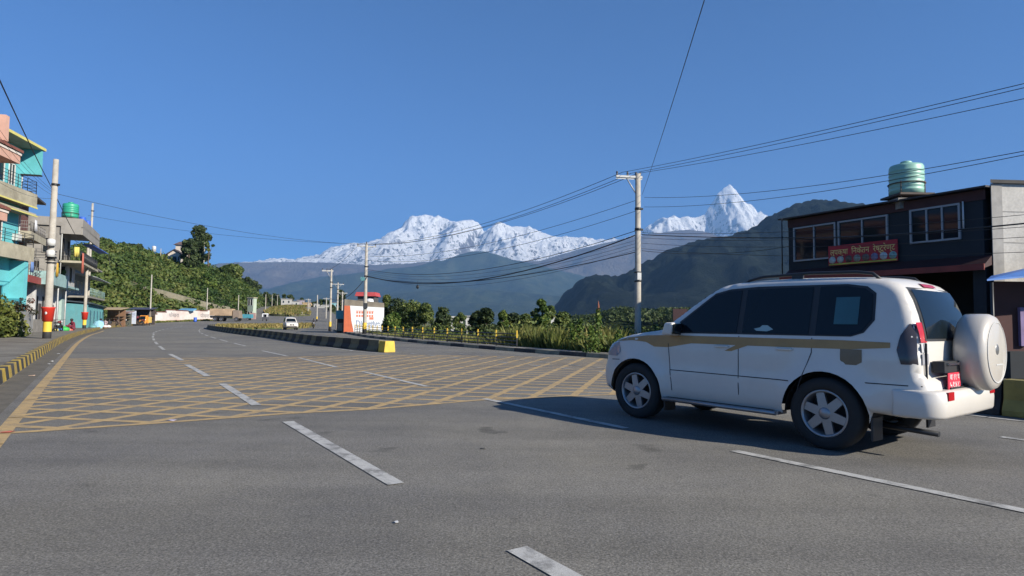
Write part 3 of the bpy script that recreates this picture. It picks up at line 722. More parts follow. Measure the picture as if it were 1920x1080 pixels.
def cloth(x0, x1, z0, z1, y, col, nm, label, parent, axis='x', grp=None, cat='laundry'):
    m = MB(); n = 8; m.smooth = True
    for k in range(n+1):
        u = x0+(x1-x0)*k/n; w_ = .05*math.sin(k*1.9); 
        for z, ww in ((z0+.04*math.sin(k*2.3), w_*1.6), ((z0+z1)/2, w_), (z1, 0)):
            m.v.append((u, y+ww, z) if axis == 'x' else (y+ww, u, z))
    for k in range(n):
        for j in range(2): a = k*3+j; m.f.append((a, a+3, a+4, a+1)); m.mi.append(0); m.sm.append(True)
    o = m.build(nm, P(nm+'_'+str(len(_m)), col, .9, .2), None, loc=parent.location, rotz=parent.rotation_euler[2]); s_ = o.modifiers.new('s', 'SOLIDIFY'); s_.thickness = .012
    tag(o, label, cat, grp); return o
cloth(.2, 1.3, 5.1, 6.6, -1.12, (.45,.52,.62), 'hanging_cloth', 'pale blue washing hanging on the maroon balcony', Mh, axis='y', grp='washing on the balconies')
cloth(1.6, 2.3, 5.2, 6.3, -1.12, (.55,.16,.14), 'hanging_cloth', 'red washing hanging on the maroon balcony', Mh, axis='y', grp='washing on the balconies')
cloth(-.9, .1, 4.95, 5.9, -1.14, (.15,.25,.5), 'hanging_cloth', 'dark blue washing at the corner of the maroon balcony', Mh, grp='washing on the balconies')
cloth(-.3, .5, 8.3, 9.2, -1.14, (.6,.6,.62), 'hanging_cloth', 'white washing on the upper grey railing behind the nearest pole', Mh, grp='washing on the balconies')
# --- long grey and white house with water tank
G = thing('grey_house', 'grey concrete house with white brick ground floor and green tank on its roof', 'house', (-41.0, 53.2, 0), b_ang)
MB().box(0, 15.5, .2, 7, 0, 4.3).build('ground_floor_wall', BRICKP, G)
MB().box(-.4, 15.5, -1.1, 7, 4.3, 4.5).build('balcony_slab', PALET, G)
m = MB().box(-.4, 8.0, -1.16, -1.102, 4.2, 5.35).box(-.46, -.402, -1.1, 5, 4.2, 5.35); m.build('parapet', PALET, G)
for i in range(10): 
    if i in (0, 3, 6, 9): MB().box(i*1.6, i*1.6+.35, -.02, .198, .1, 4.29).build('pilaster', PALE, G)
for x in (1.0, 4.2, 7.2, 10.4): window(G, x, x+1.1, 1.0, 3.2, .2, nx=2, frame=DARKM)
for x in (2.6, 5.8, 9.0): door(G, x, x+1.0, 2.6, .2, P('dark_brown_door', (.06,.045,.04), .7), z0=.1)
MB().box(12.6, 15.2, -.06, .196, .15, 3.3).build('shutter', P('pale_green_shutter', (.30,.40,.37), .6, .15, 3), G)
MB().box(1.5, 15.5, .6, 7, 4.502, 6.7).build('first_floor_wall', GREY, G)
MB().box(3.2, 3.9, -.9, .4, 4.502, 6.7).build('column', GREY, G)
for x in (2.0, 5.0): door(G, x, x+1.0, 6.4, .6, DARKIN, z0=4.55)
bay = MB().box(8.3, 12.6, -1.05, .598, 4.502, 6.7).build('bay', PALE, G)
window(G, 9.4, 10.2, 4.95, 6.3, -1.05, frame=DARKM, nx=1); window(G, -.75, -.2, 4.95, 6.3, 8.3, frame=DARKM, nx=1, axis='y')
gb = MB(); gb.box(4.5, 10.0, -.9, 7, 6.702, 9.9).box(10.0, 16, .8, 7, 6.702, 9.9); gb.build('upper_floor_wall', GREY, G)
MB().box(4.3, 17.0, -2.6, 7, 9.902, 10.02).box(4.3, 4.42, -2.6, 7, 10.02, 10.7).box(4.42, 17, -2.6, -2.48, 9.2, 10.7).build('roof_parapet', GREY, G)
MB().box(4.3, 17.0, -2.6, -.902, 6.5, 6.7).build('upper_balcony_slab', CREAM, G)
MB().box(4.3, 4.42, -2.48, -.9, 9.2, 9.9).build('beam', GREY, G)
railing(G, [(4.4, -.92), (4.4, -2.5), (16.8, -2.5)], 6.7, 1.0, DARKM, 3, 1.0, vert=True)
for x in (5.4, 8.4): door(G, x, x+.9, 8.9, -.9, DARKIN, z0=6.75)
window(G, -.3, .4, 7.4, 8.7, 4.5, axis='y', frame=GREY, nx=1)
cloth(4.6, 5.6, 5.6, 7.5, -2.64, (.55,.15,.10), 'hanging_cloth', 'red and orange cloth hanging from the upper balcony beside the second pole', G, grp='washing on the balconies')
cloth(-2.4, -2.0, 7.1, 8.0, 4.36, (.6,.5,.12), 'hanging_cloth', 'small yellow washing at the recessed grey balcony', G, axis='y', grp='washing on the balconies')
cloth(1.0, 1.8, 5.0, 6.2, -1.25, (.65,.38,.04), 'hanging_cloth', 'orange yellow cloth on the pale teal parapet beside the nearest pole', G, grp='washing on the balconies')
c_, s_ = math.cos(b_ang), math.sin(b_ang)
def Gp(x, y, z, o=(-41.0, 53.2)): return (o[0]+x*c_-y*s_, o[1]+x*s_+y*c_, z)
GRN = P('green_tank_plastic', (.03,.30,.19), .45, .1, 2)
tank('green ribbed water tank on the grey house roof', Gp(6.6, -1.25, 11.0), .66, 1.45, GRN)
BLUE = P('blue_plastic', (.03,.10,.45), .5, .15, 2)
for i, (x, y) in enumerate([(8.0, -1.4), (9.3, -1.9), (12, -2.0)]):
    t = MB().lathe([(0, 0), (.28, 0), (.31, .3), (.29, .33), (.31, .6), (.29, .62), (.3, .88), (.24, .93), (0, .93)], 18)
    dr = tag(t.build('plastic_drum', BLUE, loc=Gp(x, y, 10.02+.6)), ['blue drum right beside the green tank', 'middle blue drum on the grey parapet roof', 'blue drum at the far end of the grey roof'][i], 'drum', 'blue drums on the grey roof')
    MB().box(-.35, .35, -.35, .35, -.6, -.002).build('plinth', GREY, dr)
# --- blue grey house and the long teal shed
H = thing('blue_grey_house', 'blue grey two storey house with sheet porch roof behind the second pole', 'house', (-48.6, 69.5, 0), b_ang)
MB().box(0, 14, 1.2, 8, 0, 7.4).build('wall', BLUEG, H); MB().box(-.5, 14.5, -.6, 8.3, 7.402, 7.55).build('roof', CONC, H)
m = MB(); b = [(-.6, -1.6, 5.9), (14, -1.6, 5.9), (14, 1.19, 6.5), (-.6, 1.19, 6.5)]; m.hexa(b, [(p[0], p[1], p[2]+.06) for p in b]); m.build('porch_roof', P('galvanised_sheet', (.33,.36,.38), .45, .2, 2), H)
MB().box(-.2, 14, -1.0, 1.19, 3.6, 3.8).build('balcony_slab', CONC, H); railing(H, [(-.1, -1.0), (13.8, -1.0)], 3.8, .9, PALET, 3, 1.2)
for x in (1, 4, 7, 10): window(H, x, x+1.2, 4.3, 5.7, 1.2)
window(H, 2.2, 3.4, 4.5, 5.7, 0, axis='y')
tp = thing('tarpaulin', 'blue tarpaulin awning stretched out beside the second pole', 'tarpaulin', (-44.9, 66.2, 8.0), 0)
m = MB(); b = [(-1.2, -.4, 1.2), (.1, -.6, 1.15), (.9, .9, .3), (-.5, 1.4, .4)]; m.hexa(b, [(p[0], p[1], p[2]+.04) for p in b]); m.build('sheet', BLUE, tp)
MB().tube([(-1.2, -.4, 1.2), (-2.0, -.3, 1.6)], .02).tube([(.9, .9, .3), (1.1, 1.2, -1.5)], .02).build('rope', DARKM, tp)
sh_ang = ang(-.508, .861)
S = thing('teal_shed', 'long low teal sheet metal shed with dark roof edge at the pavement', 'shed', (-46.9, 68.5, 0), sh_ang)
m = MB(); m.box(0, 30, 0, 4, 0, 2.9)
m.build('wall', TEALW, S); MB().hexa([(-.3, -.35, 2.9), (30.3, -.35, 2.9), (30.3, 4.2, 3.3), (-.3, 4.2, 3.3)], [(-.3, -.35, 3.02), (30.3, -.35, 3.02), (30.3, 4.2, 3.42), (-.3, 4.2, 3.42)]).build('roof', P('dark_sheet_roof', (.03,.045,.06), .5, .2), S)
for x in (3, 9, 15, 21, 26): door(S, x, x+1.1, 2.2, 0, P('dark_teal_door', (.03,.10,.14), .6, .2), z0=.1)
m = MB()
for i in range(60): m.box(i*.5, i*.5+.04, -.02, -.002, .05, 2.88)
m.box(5.5, 5.7, -.05, -.003, .05, 2.88); m.build('sheet_ribs', TEALW, S)
PIPE = P('pvc_pipe', (.42,.42,.40), .5, .1)
MB().tube([(4.4, -1.0, 4.5), (4.4, -1.0, 9.9)], .05, 6).build('drain_pipe', PIPE, G); MB().tube([(8.2, -.98, .1), (8.2, -.98, 4.3)], .06, 6).build('porch_column', PALE, G); MB().tube([(4.0, -.98, .1), (4.0, -.98, 4.3)], .06, 6).build('porch_column', PALE, G); MB().tube([(.2, -.98, .1), (.2, -.98, 4.3)], .06, 6).build('porch_column', PALE, G)
for x in (1.2, 3.4, 6.8): MB().box(x, x+.35, -1.02, -.80, 5.36, 5.60).ell((x+.18, -.9, 5.75), (.25, .22, .25)).build('flower_pot', P('pot_plant', (.05,.10,.03), .8, .5, 9), G)
railing(G, [(4.2, .0), (4.2, 3.4)], 6.72, .9, DARKM, 3, .8)
MB().tube([(14.05, -.05, .1), (14.05, -.05, 13.9)], .05, 6).build('drain_pipe', PIPE, T); MB().box(13.2, 13.7, -.4, -.003, 7.0, 7.5).build('air_conditioner', P('ac_white', (.5,.5,.48), .5), T)
for z in (3.9, 7.4, 11.0): MB().box(0, 14, -.03, -.004, z, z+.05).build('band_course', TQD, T)
# compound wall, hedge
cw = thing('compound_wall', 'grey plastered compound wall with a pale stain near the hedge', 'wall', (-31.5, 42.0, 0), 0)
m = MB(); pl = [(4.5, -10.0), (.9, -4.0), (-1.95, .4), (-4.0, 4.0)]
for a, b in zip(pl, pl[1:]):
    n = Vector((b[0]-a[0], b[1]-a[1])).normalized(); n = (-n.y*.16, n.x*.16)
    m.hexa([(*a, 0), (*b, 0), (b[0]+n[0], b[1]+n[1], 0), (a[0]+n[0], a[1]+n[1], 0)], [(*a, 1.75), (*b, 1.75), (b[0]+n[0], b[1]+n[1], 1.75), (a[0]+n[0], a[1]+n[1], 1.75)])
m.build('wall_panel', P('grey_render', (.27,.265,.25), .9, .25, 1.3, dirt=((.42,.41,.39), .5)), cw)
m = MB(); pl2 = [(-4.1, 4.15), (-5.6, 7.2), (-7.0, 10.3)]
for a, b in zip(pl2, pl2[1:]): m.hexa([(*a, 0), (*b, 0), (b[0]-.15, b[1]-.08, 0), (a[0]-.15, a[1]-.08, 0)], [(*a, 1.2), (*b, 1.2), (b[0]-.15, b[1]-.08, 1.2), (a[0]-.15, a[1]-.08, 1.2)])
m.build('low_wall', CONC, cw)

# --- electricity poles
PCON = P('pole_concrete', (.40,.37,.32), .9, .18, 2.5, dirt=((.22,.2,.17), .5), fine=.15)
POLY = P('pole_yellow', (.70,.46,.05), .7, .12, 3, dirt=((.4,.28,.08), .5)); POLB = P('pole_black', (.03,.03,.032), .7, .2)
POLR = P('bin_red', (.55,.035,.02), .5, .1, 2)
INS = P('insulator', (.03,.025,.025), .3, .1); STEEL = P('galvanised_steel', (.42,.42,.41), .5, .15, metal=.3)
def epole(label, x, y, h, arm=None, band=True, r0=.19, r1=.11, bin_=False, rot=0, lean=0, gear=(), group='concrete electricity poles', z=None):
    z = (zf(x, y)) if z is None else z
    t = thing('electricity_pole', label, 'pole', (x, y, z), rot, group); t.rotation_euler[0] = 0
    def rr(zz): return r0+(r1-r0)*zz/h
    z0 = 0
    if band:
        MB().lathe([(0, 0), (rr(0)+.004, 0), (rr(.6)+.004, .6)], 16).build('black_band', POLB, t)
        MB().lathe([(rr(.6)+.004, .6), (rr(1.2)+.004, 1.2)], 16).build('yellow_band', POLY, t); z0 = 1.2
        if r0 < .01: pass
    MB().lathe([(rr(z0), z0), (r1, h), (0, h)], 16, smooth=True).build('shaft', PCON, t)
    if arm == 'side':
        a = thing_part = MB().box(-1.15, .22, -.05, .05, h-.22, h-.12).box(-1.15, .22, -.002, .002, h-.3, h-.12).tube([(-.62, 0, h-.22), (-.08, 0, h-1.05)], .03, 6).build('crossarm', STEEL, t)
        for x_ in (-1.1, -.55, -.1, .12): MB().lathe([(0, 0), (.035, 0), (.055, .05), (.03, .08), (.06, .12), (.035, .2), (0, .22)], 10, c=(x_, 0, h-.12)).build('insulator', INS, a)
    elif arm == 'cross':
        a = MB().box(-.9, .9, -.05, .05, h-.3, h-.2).tube([(-.6, .05, h-.25), (0, .05, h-.85)], .025, 5).tube([(.6, .05, h-.25), (0, .05, h-.85)], .025, 5).build('crossarm', STEEL, t)
        for x_ in (-.82, 0, .82): MB().lathe([(0, 0), (.045, 0), (.065, .06), (.035, .1), (.06, .15), (0, .22)], 8, c=(x_, 0, h-.2 if x_ else h)).build('insulator', INS, a)
    for zz in gear: MB().lathe([(rr(zz)+.002, zz-.06), (rr(zz)+.025, zz-.06), (rr(zz)+.025, zz+.06), (rr(zz)+.002, zz+.06)], 12).box(rr(zz), rr(zz)+.12, -.04, .04, zz-.05, zz+.05).build('clamp', DARKM, t)
    if bin_:
        b = MB(); b.lathe([(0, 1.16), (.24, 1.16), (.305, 1.86), (.325, 1.88), (.325, 1.93), (.29, 1.93)], 16); bo = b.build('litter_bin', POLR, t)
    return t
p1 = epole('nearest leftmost concrete pole with a red bin and a yellow and black base', -25.0, 33.4, 10.0, None, True, .20, .13, True, gear=(4.6, 8.6))
t_ = p1
for zz in (4.75, 5.35):
    MB().lathe([(0, -.12), (.2, -.12), (.2, .2), (.12, .26), (0, .26)], 14, c=(.12, -.2, zz)).build('meter_box', P('white_enamel', (.6,.6,.58), .4), p1)
for i in range(5): MB().lathe([(.20-.008*i, 4.3+.5*i*.3), (.27, 4.33+.15*i), (.20, 4.37+.15*i)], 12, c=(.02*(-1)**i, 0, 0)).build('cable_coil', DARKM, p1)
MB().lathe([(0, 0), (.07, 0), (.07, .01), (0, .012)], 12, axis='Y', c=(.10, -.30, 1.6)).box(.085, .115, -.31, -.301, 1.53, 1.68).build('notice_mark', P('white_paint', (.6,.6,.6)), p1)
epole('second left pole with a small red bin beside the teal shed', -44.1, 64.0, 8.6, None, True, .17, .11, True, gear=(7.5, 6.8))
for i, (px, pt, D, lab) in enumerate([(281, 515, 113, 'slim pole in front of the white wall with a yellow foot'), (387, 540, 150, 'slim pole behind the white wall by the parked truck'), (446, 553, 172, 'slim pole just right of the parked truck'),
                          (497, 552, 215, 'pole at the left verge of the climbing road'), (509, 552, 255, 'thin pole further up the climbing road'), (519, 553, 300, 'farthest slim pole where the road crests')]):
    x = sx(px, D); zb = zf(x, D); epole(lab, x, D, at(px, pt, D).z-zb, 'cross' if i == 5 else None, i < 2, .15, .09, gear=())
epole('bare pole rising behind the grey house roof beside the green tank', sx(163, 74), 74, at(163, 381, 74).z, None, False, .16, .11, gear=(14.2,))
pB = epole('pole with yellow base in front of the painted biscuit wall', sx(684, 58.5), 58.5, at(688, 457, 58.5).z, 'cross', True, .19, .12, gear=(5.6, 6.5), rot=.3)
MB().box(-.2, .2, -.3, -.17, 2.55, 3.05).build('junction_box', DARKM, pB)
MB().box(-.5, -.1, -.25, -.17, 5.15, 5.5).build('teal_plate', TEALW, pB)
rights = [(619, 505, 78, 'side', 'tall double armed pole at the right kerb beyond the painted wall'), (632, 530, 96, 'cross', 'second pole in the row right of the tall armed pole'), (641, 547, 118, 'cross', 'third pole in the row left of the painted wall'),
          (594, 553, 150, None, 'white based pole standing by the right verge of the far road'), (611, 558, 170, 'cross', 'pole with short crossarm far down the right row'), (577, 560, 205, 'cross', 'pole with crossarm beside the far grass island'), (580, 562, 225, None, 'twin pole standing close to the far island pole'), (566, 585, 190, None, 'short white post at the verge of the far road')]
for i, (px, pt, D, arm, lab) in enumerate(rights):
    x = sx(px, D); zb = zf(x, D); epole(lab, x, D, at(px, pt, D).z-zb, arm, i in (0, 3), .17, .10, gear=(5.5, 6.2) if i < 2 else (), rot=.4)
pA = epole('tall grey pole with a one sided crossarm left of the restaurant', sx(1196, 31, 640), 31, at(1199, 326, 31).z, 'side', False, .165, .13, gear=(6.15, 7.2), rot=.15)
MB().lathe([(.16, 3.95), (.21, 3.98), (.16, 4.02)], 12).lathe([(.16, 3.5), (.22, 3.54), (.16, 3.58)], 12).build('cable_coil', DARKM, pA); MB().box(-.1, .1, -.22, -.16, 3.6, 3.95).build('meter_box', P('white_enamel', (.6,.6,.58), .4), pA)

# --- white compound wall across the bend and its lean-to sheds
wA, wB = Vector((sx(276, 122), 122)), Vector((sx(402, 146), 146))
d = (wB-wA); n_ = 8; W_ = thing('whitewashed_wall', 'long whitewashed wall with faded writing and red brown coping at the foot of the green hill', 'wall', (wA.x, wA.y, 0), ang(d.x, d.y))
L_ = d.length; m = MB(); mc = MB(); ms = MB()
for k in range(n_):
    x0, x1 = L_*k/n_, L_*(k+1)/n_; z0 = zf(*(wA+d*(k+.5)/n_)); hh = [1.7, 2.05, 2.45, 2.3, 2.2, 2.35, 2.2, 2.4][k]
    m.box(x0, x1-.01, 0, .2, -.3, z0+hh); mc.box(x0-.05, x1-.06, -.12, .35, z0+hh, z0+hh+.13); ms.box(x0, x1-.01, -.06, -.001, -.3, z0+.35)
m.build('wall_panel', P('whitewash', (.58,.53,.50), .9, .12, .5, dirt=((.42,.3,.26), .5)), W_); mc.build('coping', P('rust_coping', (.15,.05,.04), .8), W_); ms.build('plinth', P('pink_plinth', (.40,.24,.19), .9, .2, 1), W_)
INK = P('faded_black_paint', (.16,.15,.16), .9)
for x, tx in ((8.5, 'पोखरा'), (20, 'पोखरा')): curve_text(tx, 1.1, INK, 'lettering', W_, (x, -.02, 1.5+zf(0, 130)), (PI/2, 0, 0), .004, width=3.6)
tag(MB().hexa([(-1.6, -.6, 0), (1.6, -.6, 0), (1.6, .8, .3), (-1.6, .8, .3)], [(-1.6, -.6, .3), (1.6, -.6, .3), (1.6, .8, .6), (-1.6, .8, .6)]).build('folded_tarpaulin', P('blue_yellow_tarp', (.12,.30,.45), .6, .3), loc=(sx(348, 136)+.3, 136, 3.0)), 'blue folded tarpaulin lying on the coping of the white wall', 'tarpaulin')
tag(MB().lathe([(0, 0), (.3, 0), (.33, .35), (.3, .4), (.33, .7), (.3, .95), (0, .97)], 16).build('plastic_drum', BLUE, loc=(sx(366, 131), 131, zf(0, 131))), 'blue drum standing in front of the white wall', 'drum')
# market row between shed and wall
SB = thing('sign_board', 'white notice board standing among the market stalls', 'sign', (sx(243, 104), 104, zf(0, 104)), 0)
MB().box(-1.05, 1.05, -.03, .03, .35, 2.55).build('board', P('white_board', (.62,.66,.72), .5, .08), SB); MB().box(-1.0, -.9, .031, .1, 0, 2.5).box(.9, 1.0, .031, .1, 0, 2.5).build('post', DARKM, SB)
MB().box(-.95, .95, -.036, -.031, 2.05, 2.1).box(-.95, .95, -.036, -.031, 1.82, 1.9).box(-.5, -.2, -.036, -.031, 1.4, 1.6).box(.1, .7, -.036, -.031, 1.5, 1.56).build('printing', P('blue_print', (.08,.10,.22), .7), SB)
def stall(label, px, D, w, h, col, roof, grp='market stalls on the left'):
    t = thing('market_stall', label, 'stall', (sx(px, D), D, zf(0, D)), .1, grp)
    m = MB()
    for x in (-w/2, w/2-.08):
        for y in (0, 1.8): m.box(x, x+.08, y, y+.08, 0, h)
    m.build('post', WOOD, t); MB().hexa([(-w/2-.3, -.4, h-.15), (w/2+.3, -.4, h-.15), (w/2+.3, 2.2, h+.2), (-w/2-.3, 2.2, h+.2)], [(-w/2-.3, -.4, h-.08), (w/2+.3, -.4, h-.08), (w/2+.3, 2.2, h+.27), (-w/2-.3, 2.2, h+.27)]).build('roof', roof, t)
    MB().box(-w/2, w/2, 1.7, 1.78, 0, h-.1).build('back_panel', col, t); MB().box(-w/2, w/2, -.1, .9, .7, .78).box(-w/2, w/2, -.08, -.04, .1, .7).build('counter', WOOD, t)
    for z in (1.2, 1.6): MB().box(-w/2, w/2, 1.2, 1.6, z, z+.05).build('shelf', WOOD, t)
    return t
stall('brown timber stall with shelves next to the teal shed', 206, 93, 2.6, 2.7, P('brown_boards', (.22,.12,.07), .85), P('tan_sheet', (.36,.27,.16), .8))
stall('dark stall with grey sheet roof behind the notice board', 262, 112, 3.6, 2.9, P('dark_boards', (.06,.05,.05), .9), P('dark_blue_sheet', (.05,.055,.09), .7))
stall('weathered stall with rusty roof left of the notice board', 222, 99, 2.2, 2.2, P('green_grey_boards', (.10,.11,.09), .9), P('rusty_sheet', (.20,.11,.07), .8))
# goods spread on the pavement edge
def goods(nm, label, px, py, D, r, col, squash=.5):
    m = MB(); m.ell((0, 0, r*squash*.8), (r, r*.8, r*squash), 12, 8); m.lathe([(r*.15, r*squash*1.5), (r*.22, r*squash*1.9), (0, r*squash*1.95)], 8)
    p = at(px, py, D); return tag(m.build(nm, P('sack_'+str(len(_m)), col, .6, .2), loc=(p.x, D, .15)), label, 'goods', 'vendor goods on the pavement')
for i, (px, D, r, c, lab, nm) in enumerate([(101, 52, .38, (.5,.42,.10), 'yellow bundle, leftmost of the row of goods by the nearest pole', 'bundle'), (109, 52.5, .42, (.05,.22,.6), 'bright blue sack between the yellow and the green goods', 'sack'),
        (119, 53, .5, (.04,.38,.07), 'green sheet heaped with vegetables on the pavement', 'vegetable_heap'), (126, 53.5, .34, (.6,.25,.2), 'pink sack right beside the seated vendor', 'sack'), (131, 54, .28, (.5,.08,.05), 'small red sack at the feet of the vendor', 'sack'),
        (174, 70, .42, (.12,.30,.32), 'teal bundle left of the pale blue umbrella', 'bundle'), (197, 76, .34, (.7,.55,.55), 'pinkish white sack left of its twin below the shed corner', 'sack'), (203, 76.5, .34, (.75,.68,.66), 'white sack, rightmost of the goods below the shed corner', 'sack')]):
    goods(nm, lab, px, 612, D, r, c)
um = thing('umbrella', 'pale blue umbrella lying open on the pavement below the teal shed', 'umbrella', (sx(185, 73), 73, .5), .4); um.rotation_euler = (1.1, 0, .2)
m = MB(); m.lathe([(0, .35), (.25, .32), (.5, .2), (.62, .0)], 8, smooth=False); m.build('canopy', P('pale_blue_fabric', (.25,.48,.60), .7), um); MB().tube([(0, 0, .38), (0, 0, -.4)], .012, 6).build('shaft', DARKM, um)
# ------------------------------------------------------------------ people: one skinned surface each
def skin_person(name, label, J, E_, loc, rotz, cols, grp='people on the left pavement', scale=1.0, hair=True, headi='head'):
    """J: joint -> (x,y,z,r); E_: edges; cols: list of (test(z,x,y)->bool, material)"""
    names = list(J); me = bpy.data.meshes.new(name); me.from_pydata([J[n][:3] for n in names], [(names.index(a), names.index(b)) for a, b in E_], [])
    o = bpy.data.objects.new(name, me); COL.objects.link(o); sk_ = o.modifiers.new('skin', 'SKIN'); sk_.use_smooth_shade = True
    for i, n in enumerate(names): v = me.skin_vertices[0].data[i]; v.radius = (J[n][3], J[n][3]*(J[n][4] if len(J[n]) > 4 else 1)); v.use_root = (n == 'pelvis')
    sb = o.modifiers.new('sub', 'SUBSURF'); sb.levels = 1; sb.render_levels = 1
    dg = bpy.context.evaluated_depsgraph_get(); m2 = bpy.data.meshes.new_from_object(o.evaluated_get(dg)); bpy.data.objects.remove(o)
    m2.materials.clear()
    for _, mt in cols: m2.materials.append(mt)
    for p in m2.polygons:
        c = p.center
        for k, (t, _) in enumerate(cols):
            if t(c): p.material_index = k; break
    o = bpy.data.objects.new(name, m2); COL.objects.link(o); o.location = loc; o.rotation_euler = (0, 0, rotz); o.scale = (scale,)*3
    tag(o, label, 'person', grp)
    if hair:
        h = J[headi]; MB().ell((h[0]-.015, h[1], h[2]+.03), (.105, .098, .11), 10, 8).build('hair', HAIR, o)
    return o
HAIR = P('black_hair', (.012,.010,.010), .6); SKIN = P('brown_skin', (.22,.11,.07), .6)
def cloth_m(n, c): return P('clothes_'+n, c, .9, .2, 6)
EB = [('pelvis','waist'),('waist','chest'),('chest','neck'),('neck','head'),('head','crown'),('chest','shL'),('shL','elL'),('elL','haL'),('haL','fiL'),('haL','thL'),('chest','shR'),('shR','elR'),('elR','haR'),('haR','fiR'),('haR','thR'),
      ('pelvis','hipL'),('hipL','knL'),('knL','anL'),('anL','toL'),('pelvis','hipR'),('hipR','knR'),('knR','anR'),('anR','toR')]
def J_stand(step=.0):
    j = dict(pelvis=(0,0,.93,.13,.9), waist=(0,0,1.1,.12,.8), chest=(0,0,1.34,.15,.75), neck=(0,0,1.5,.055), head=(.01,0,1.61,.085), crown=(0,0,1.70,.07))
    for s, q in ((1, 'L'), (-1, 'R')):
        k = step*s
        j.update({'sh'+q:(0,s*.19,1.41,.06), 'el'+q:(-.03-k*.1,s*.25,1.13,.042), 'ha'+q:(.06-k*.2,s*.25,.89,.03), 'fi'+q:(.07-k*.2,s*.25,.79,.018), 'th'+q:(.10-k*.2,s*.22,.85,.012),
                  'hip'+q:(0,s*.1,.88,.09), 'kn'+q:(.03+k*.12,s*.11,.49,.06), 'an'+q:(-.01+k*.2,s*.11,.08,.042), 'to'+q:(.15+k*.2,s*.12,.035,.035)})
    return j
def J_sit():    # sitting low on the ground with knees raised
    j = dict(pelvis=(0,0,.16,.15,.9), waist=(.03,0,.34,.13,.8), chest=(.10,0,.56,.15,.75), neck=(.16,0,.71,.055), head=(.19,0,.81,.085), crown=(.18,0,.90,.07))
    for s, q in ((1, 'L'), (-1, 'R')):
        j.update({'sh'+q:(.10,s*.19,.63,.06), 'el'+q:(.24,s*.25,.42,.042), 'ha'+q:(.42,s*.16,.44,.03), 'fi'+q:(.50,s*.13,.43,.018), 'th'+q:(.46,s*.12,.48,.012),
                  'hip'+q:(.04,s*.11,.16,.095), 'kn'+q:(.40,s*.17,.46,.065), 'an'+q:(.44,s*.13,.07,.045), 'to'+q:(.58,s*.14,.035,.035)})
    return j
def J_ride():
    j = dict(pelvis=(0,0,.84,.14,.9), waist=(.03,0,1.0,.13,.8), chest=(.10,0,1.22,.15,.75), neck=(.15,0,1.38,.055), head=(.18,0,1.49,.085), crown=(.17,0,1.58,.07))
    for s, q in ((1, 'L'), (-1, 'R')):
        j.update({'sh'+q:(.10,s*.19,1.29,.06), 'el'+q:(.28,s*.30,1.10,.042), 'ha'+q:(.50,s*.30,1.03,.03), 'fi'+q:(.57,s*.29,1.0,.018), 'th'+q:(.53,s*.24,1.0,.012),
                  'hip'+q:(.02,s*.12,.82,.09), 'kn'+q:(.38,s*.22,.72,.062), 'an'+q:(.22,s*.20,.33,.042), 'to'+q:(.38,s*.21,.29,.035)})
    return j
def dressed(top, bottom, zt, zb, seat=False):
    return [(lambda c: c.z > zt+.13, SKIN), (lambda c: c.z > zb, cloth_m(*top)), (lambda c: c.z > .09, cloth_m(*bottom)), (lambda c: True, P('shoes', (.03,.025,.02), .7))]
def person(label, px, D, pose, face, top, bottom, scale=1, grp='people on the left pavement', z=None):
    J = {'stand': J_stand(.6), 'sit': J_sit(), 'ride': J_ride()}[pose]; zt = {'stand': 1.38, 'sit': .60, 'ride': 1.26}[pose]; zb = {'stand': .92, 'sit': .3, 'ride': .86}[pose]
    x = sx(px, D); return skin_person('person', label, J, EB, (x, D, zf(x, D)+.15 if z is None else z), face, dressed(top, bottom, zt, zb), grp, scale)
person('vendor in a maroon shawl sitting on the pavement beside green goods', 139, 54.5, 'sit', -1.9, ('maroon', (.16,.02,.04)), ('maroon2', (.14,.03,.05)), 1.2)
person('vendor in blue sitting at the right end of the teal shed', 190, 76, 'sit', -1.2, ('blue', (.08,.12,.35)), ('dark', (.06,.04,.08)), 1.2)
person('vendor in pale clothes sitting beside the white sacks', 199, 79, 'sit', -1.5, ('pale', (.4,.3,.32)), ('grey', (.12,.12,.13)), 1.15)
person('crouching shopper in black, leftmost of two behind the white sacks', 206, 81, 'sit', 2.4, ('black', (.03,.03,.035)), ('brown', (.10,.07,.05)), 1.15)
person('shopper in dark brown crouching between the stalls', 218, 90, 'sit', .5, ('brown2', (.09,.06,.05)), ('black2', (.03,.03,.03)), 1.3)
person('person in dark jacket standing in front of the notice board', 239.5, 101, 'stand', -1.2, ('darkj', (.05,.04,.045)), ('jeans', (.05,.06,.09)), .8)
person('person in black standing right of the notice board', 251, 106, 'stand', 2.6, ('black3', (.03,.035,.03)), ('olive', (.07,.07,.05)), .95)
person('person in a red top under the dark stall roof', 258, 108, 'stand', -1.0, ('redtop', (.18,.03,.05)), ('skirt', (.08,.05,.05)), .95)
# ------------------------------------------------------------------ restaurant and the right side
NAVY = P('dark_slate_wall', (.017,.021,.026), .85, .2, 1.0, dirt=((.012,.014,.018), .5)); DRED = P('dark_red_fascia', (.032,.007,.007), .7, .25, 2)
RO = Vector((16.76, 21.86)); RD = Vector((12.95, 28.85)); rv = (RD-RO); RL = rv.length
R_ = thing('restaurant', 'dark slate two storey restaurant with a strip of upper windows behind the white car', 'restaurant', (RO.x, RO.y, 0), ang(rv.x, rv.y))
def fx(px):   # image column -> position along the facade
    r = ray(px, 480); k = r[0]/r[1]; u = rv.normalized(); return (RO.x-k*RO.y)/(k*u.y-u.x)
ZT = 6.35; Z1 = 3.75
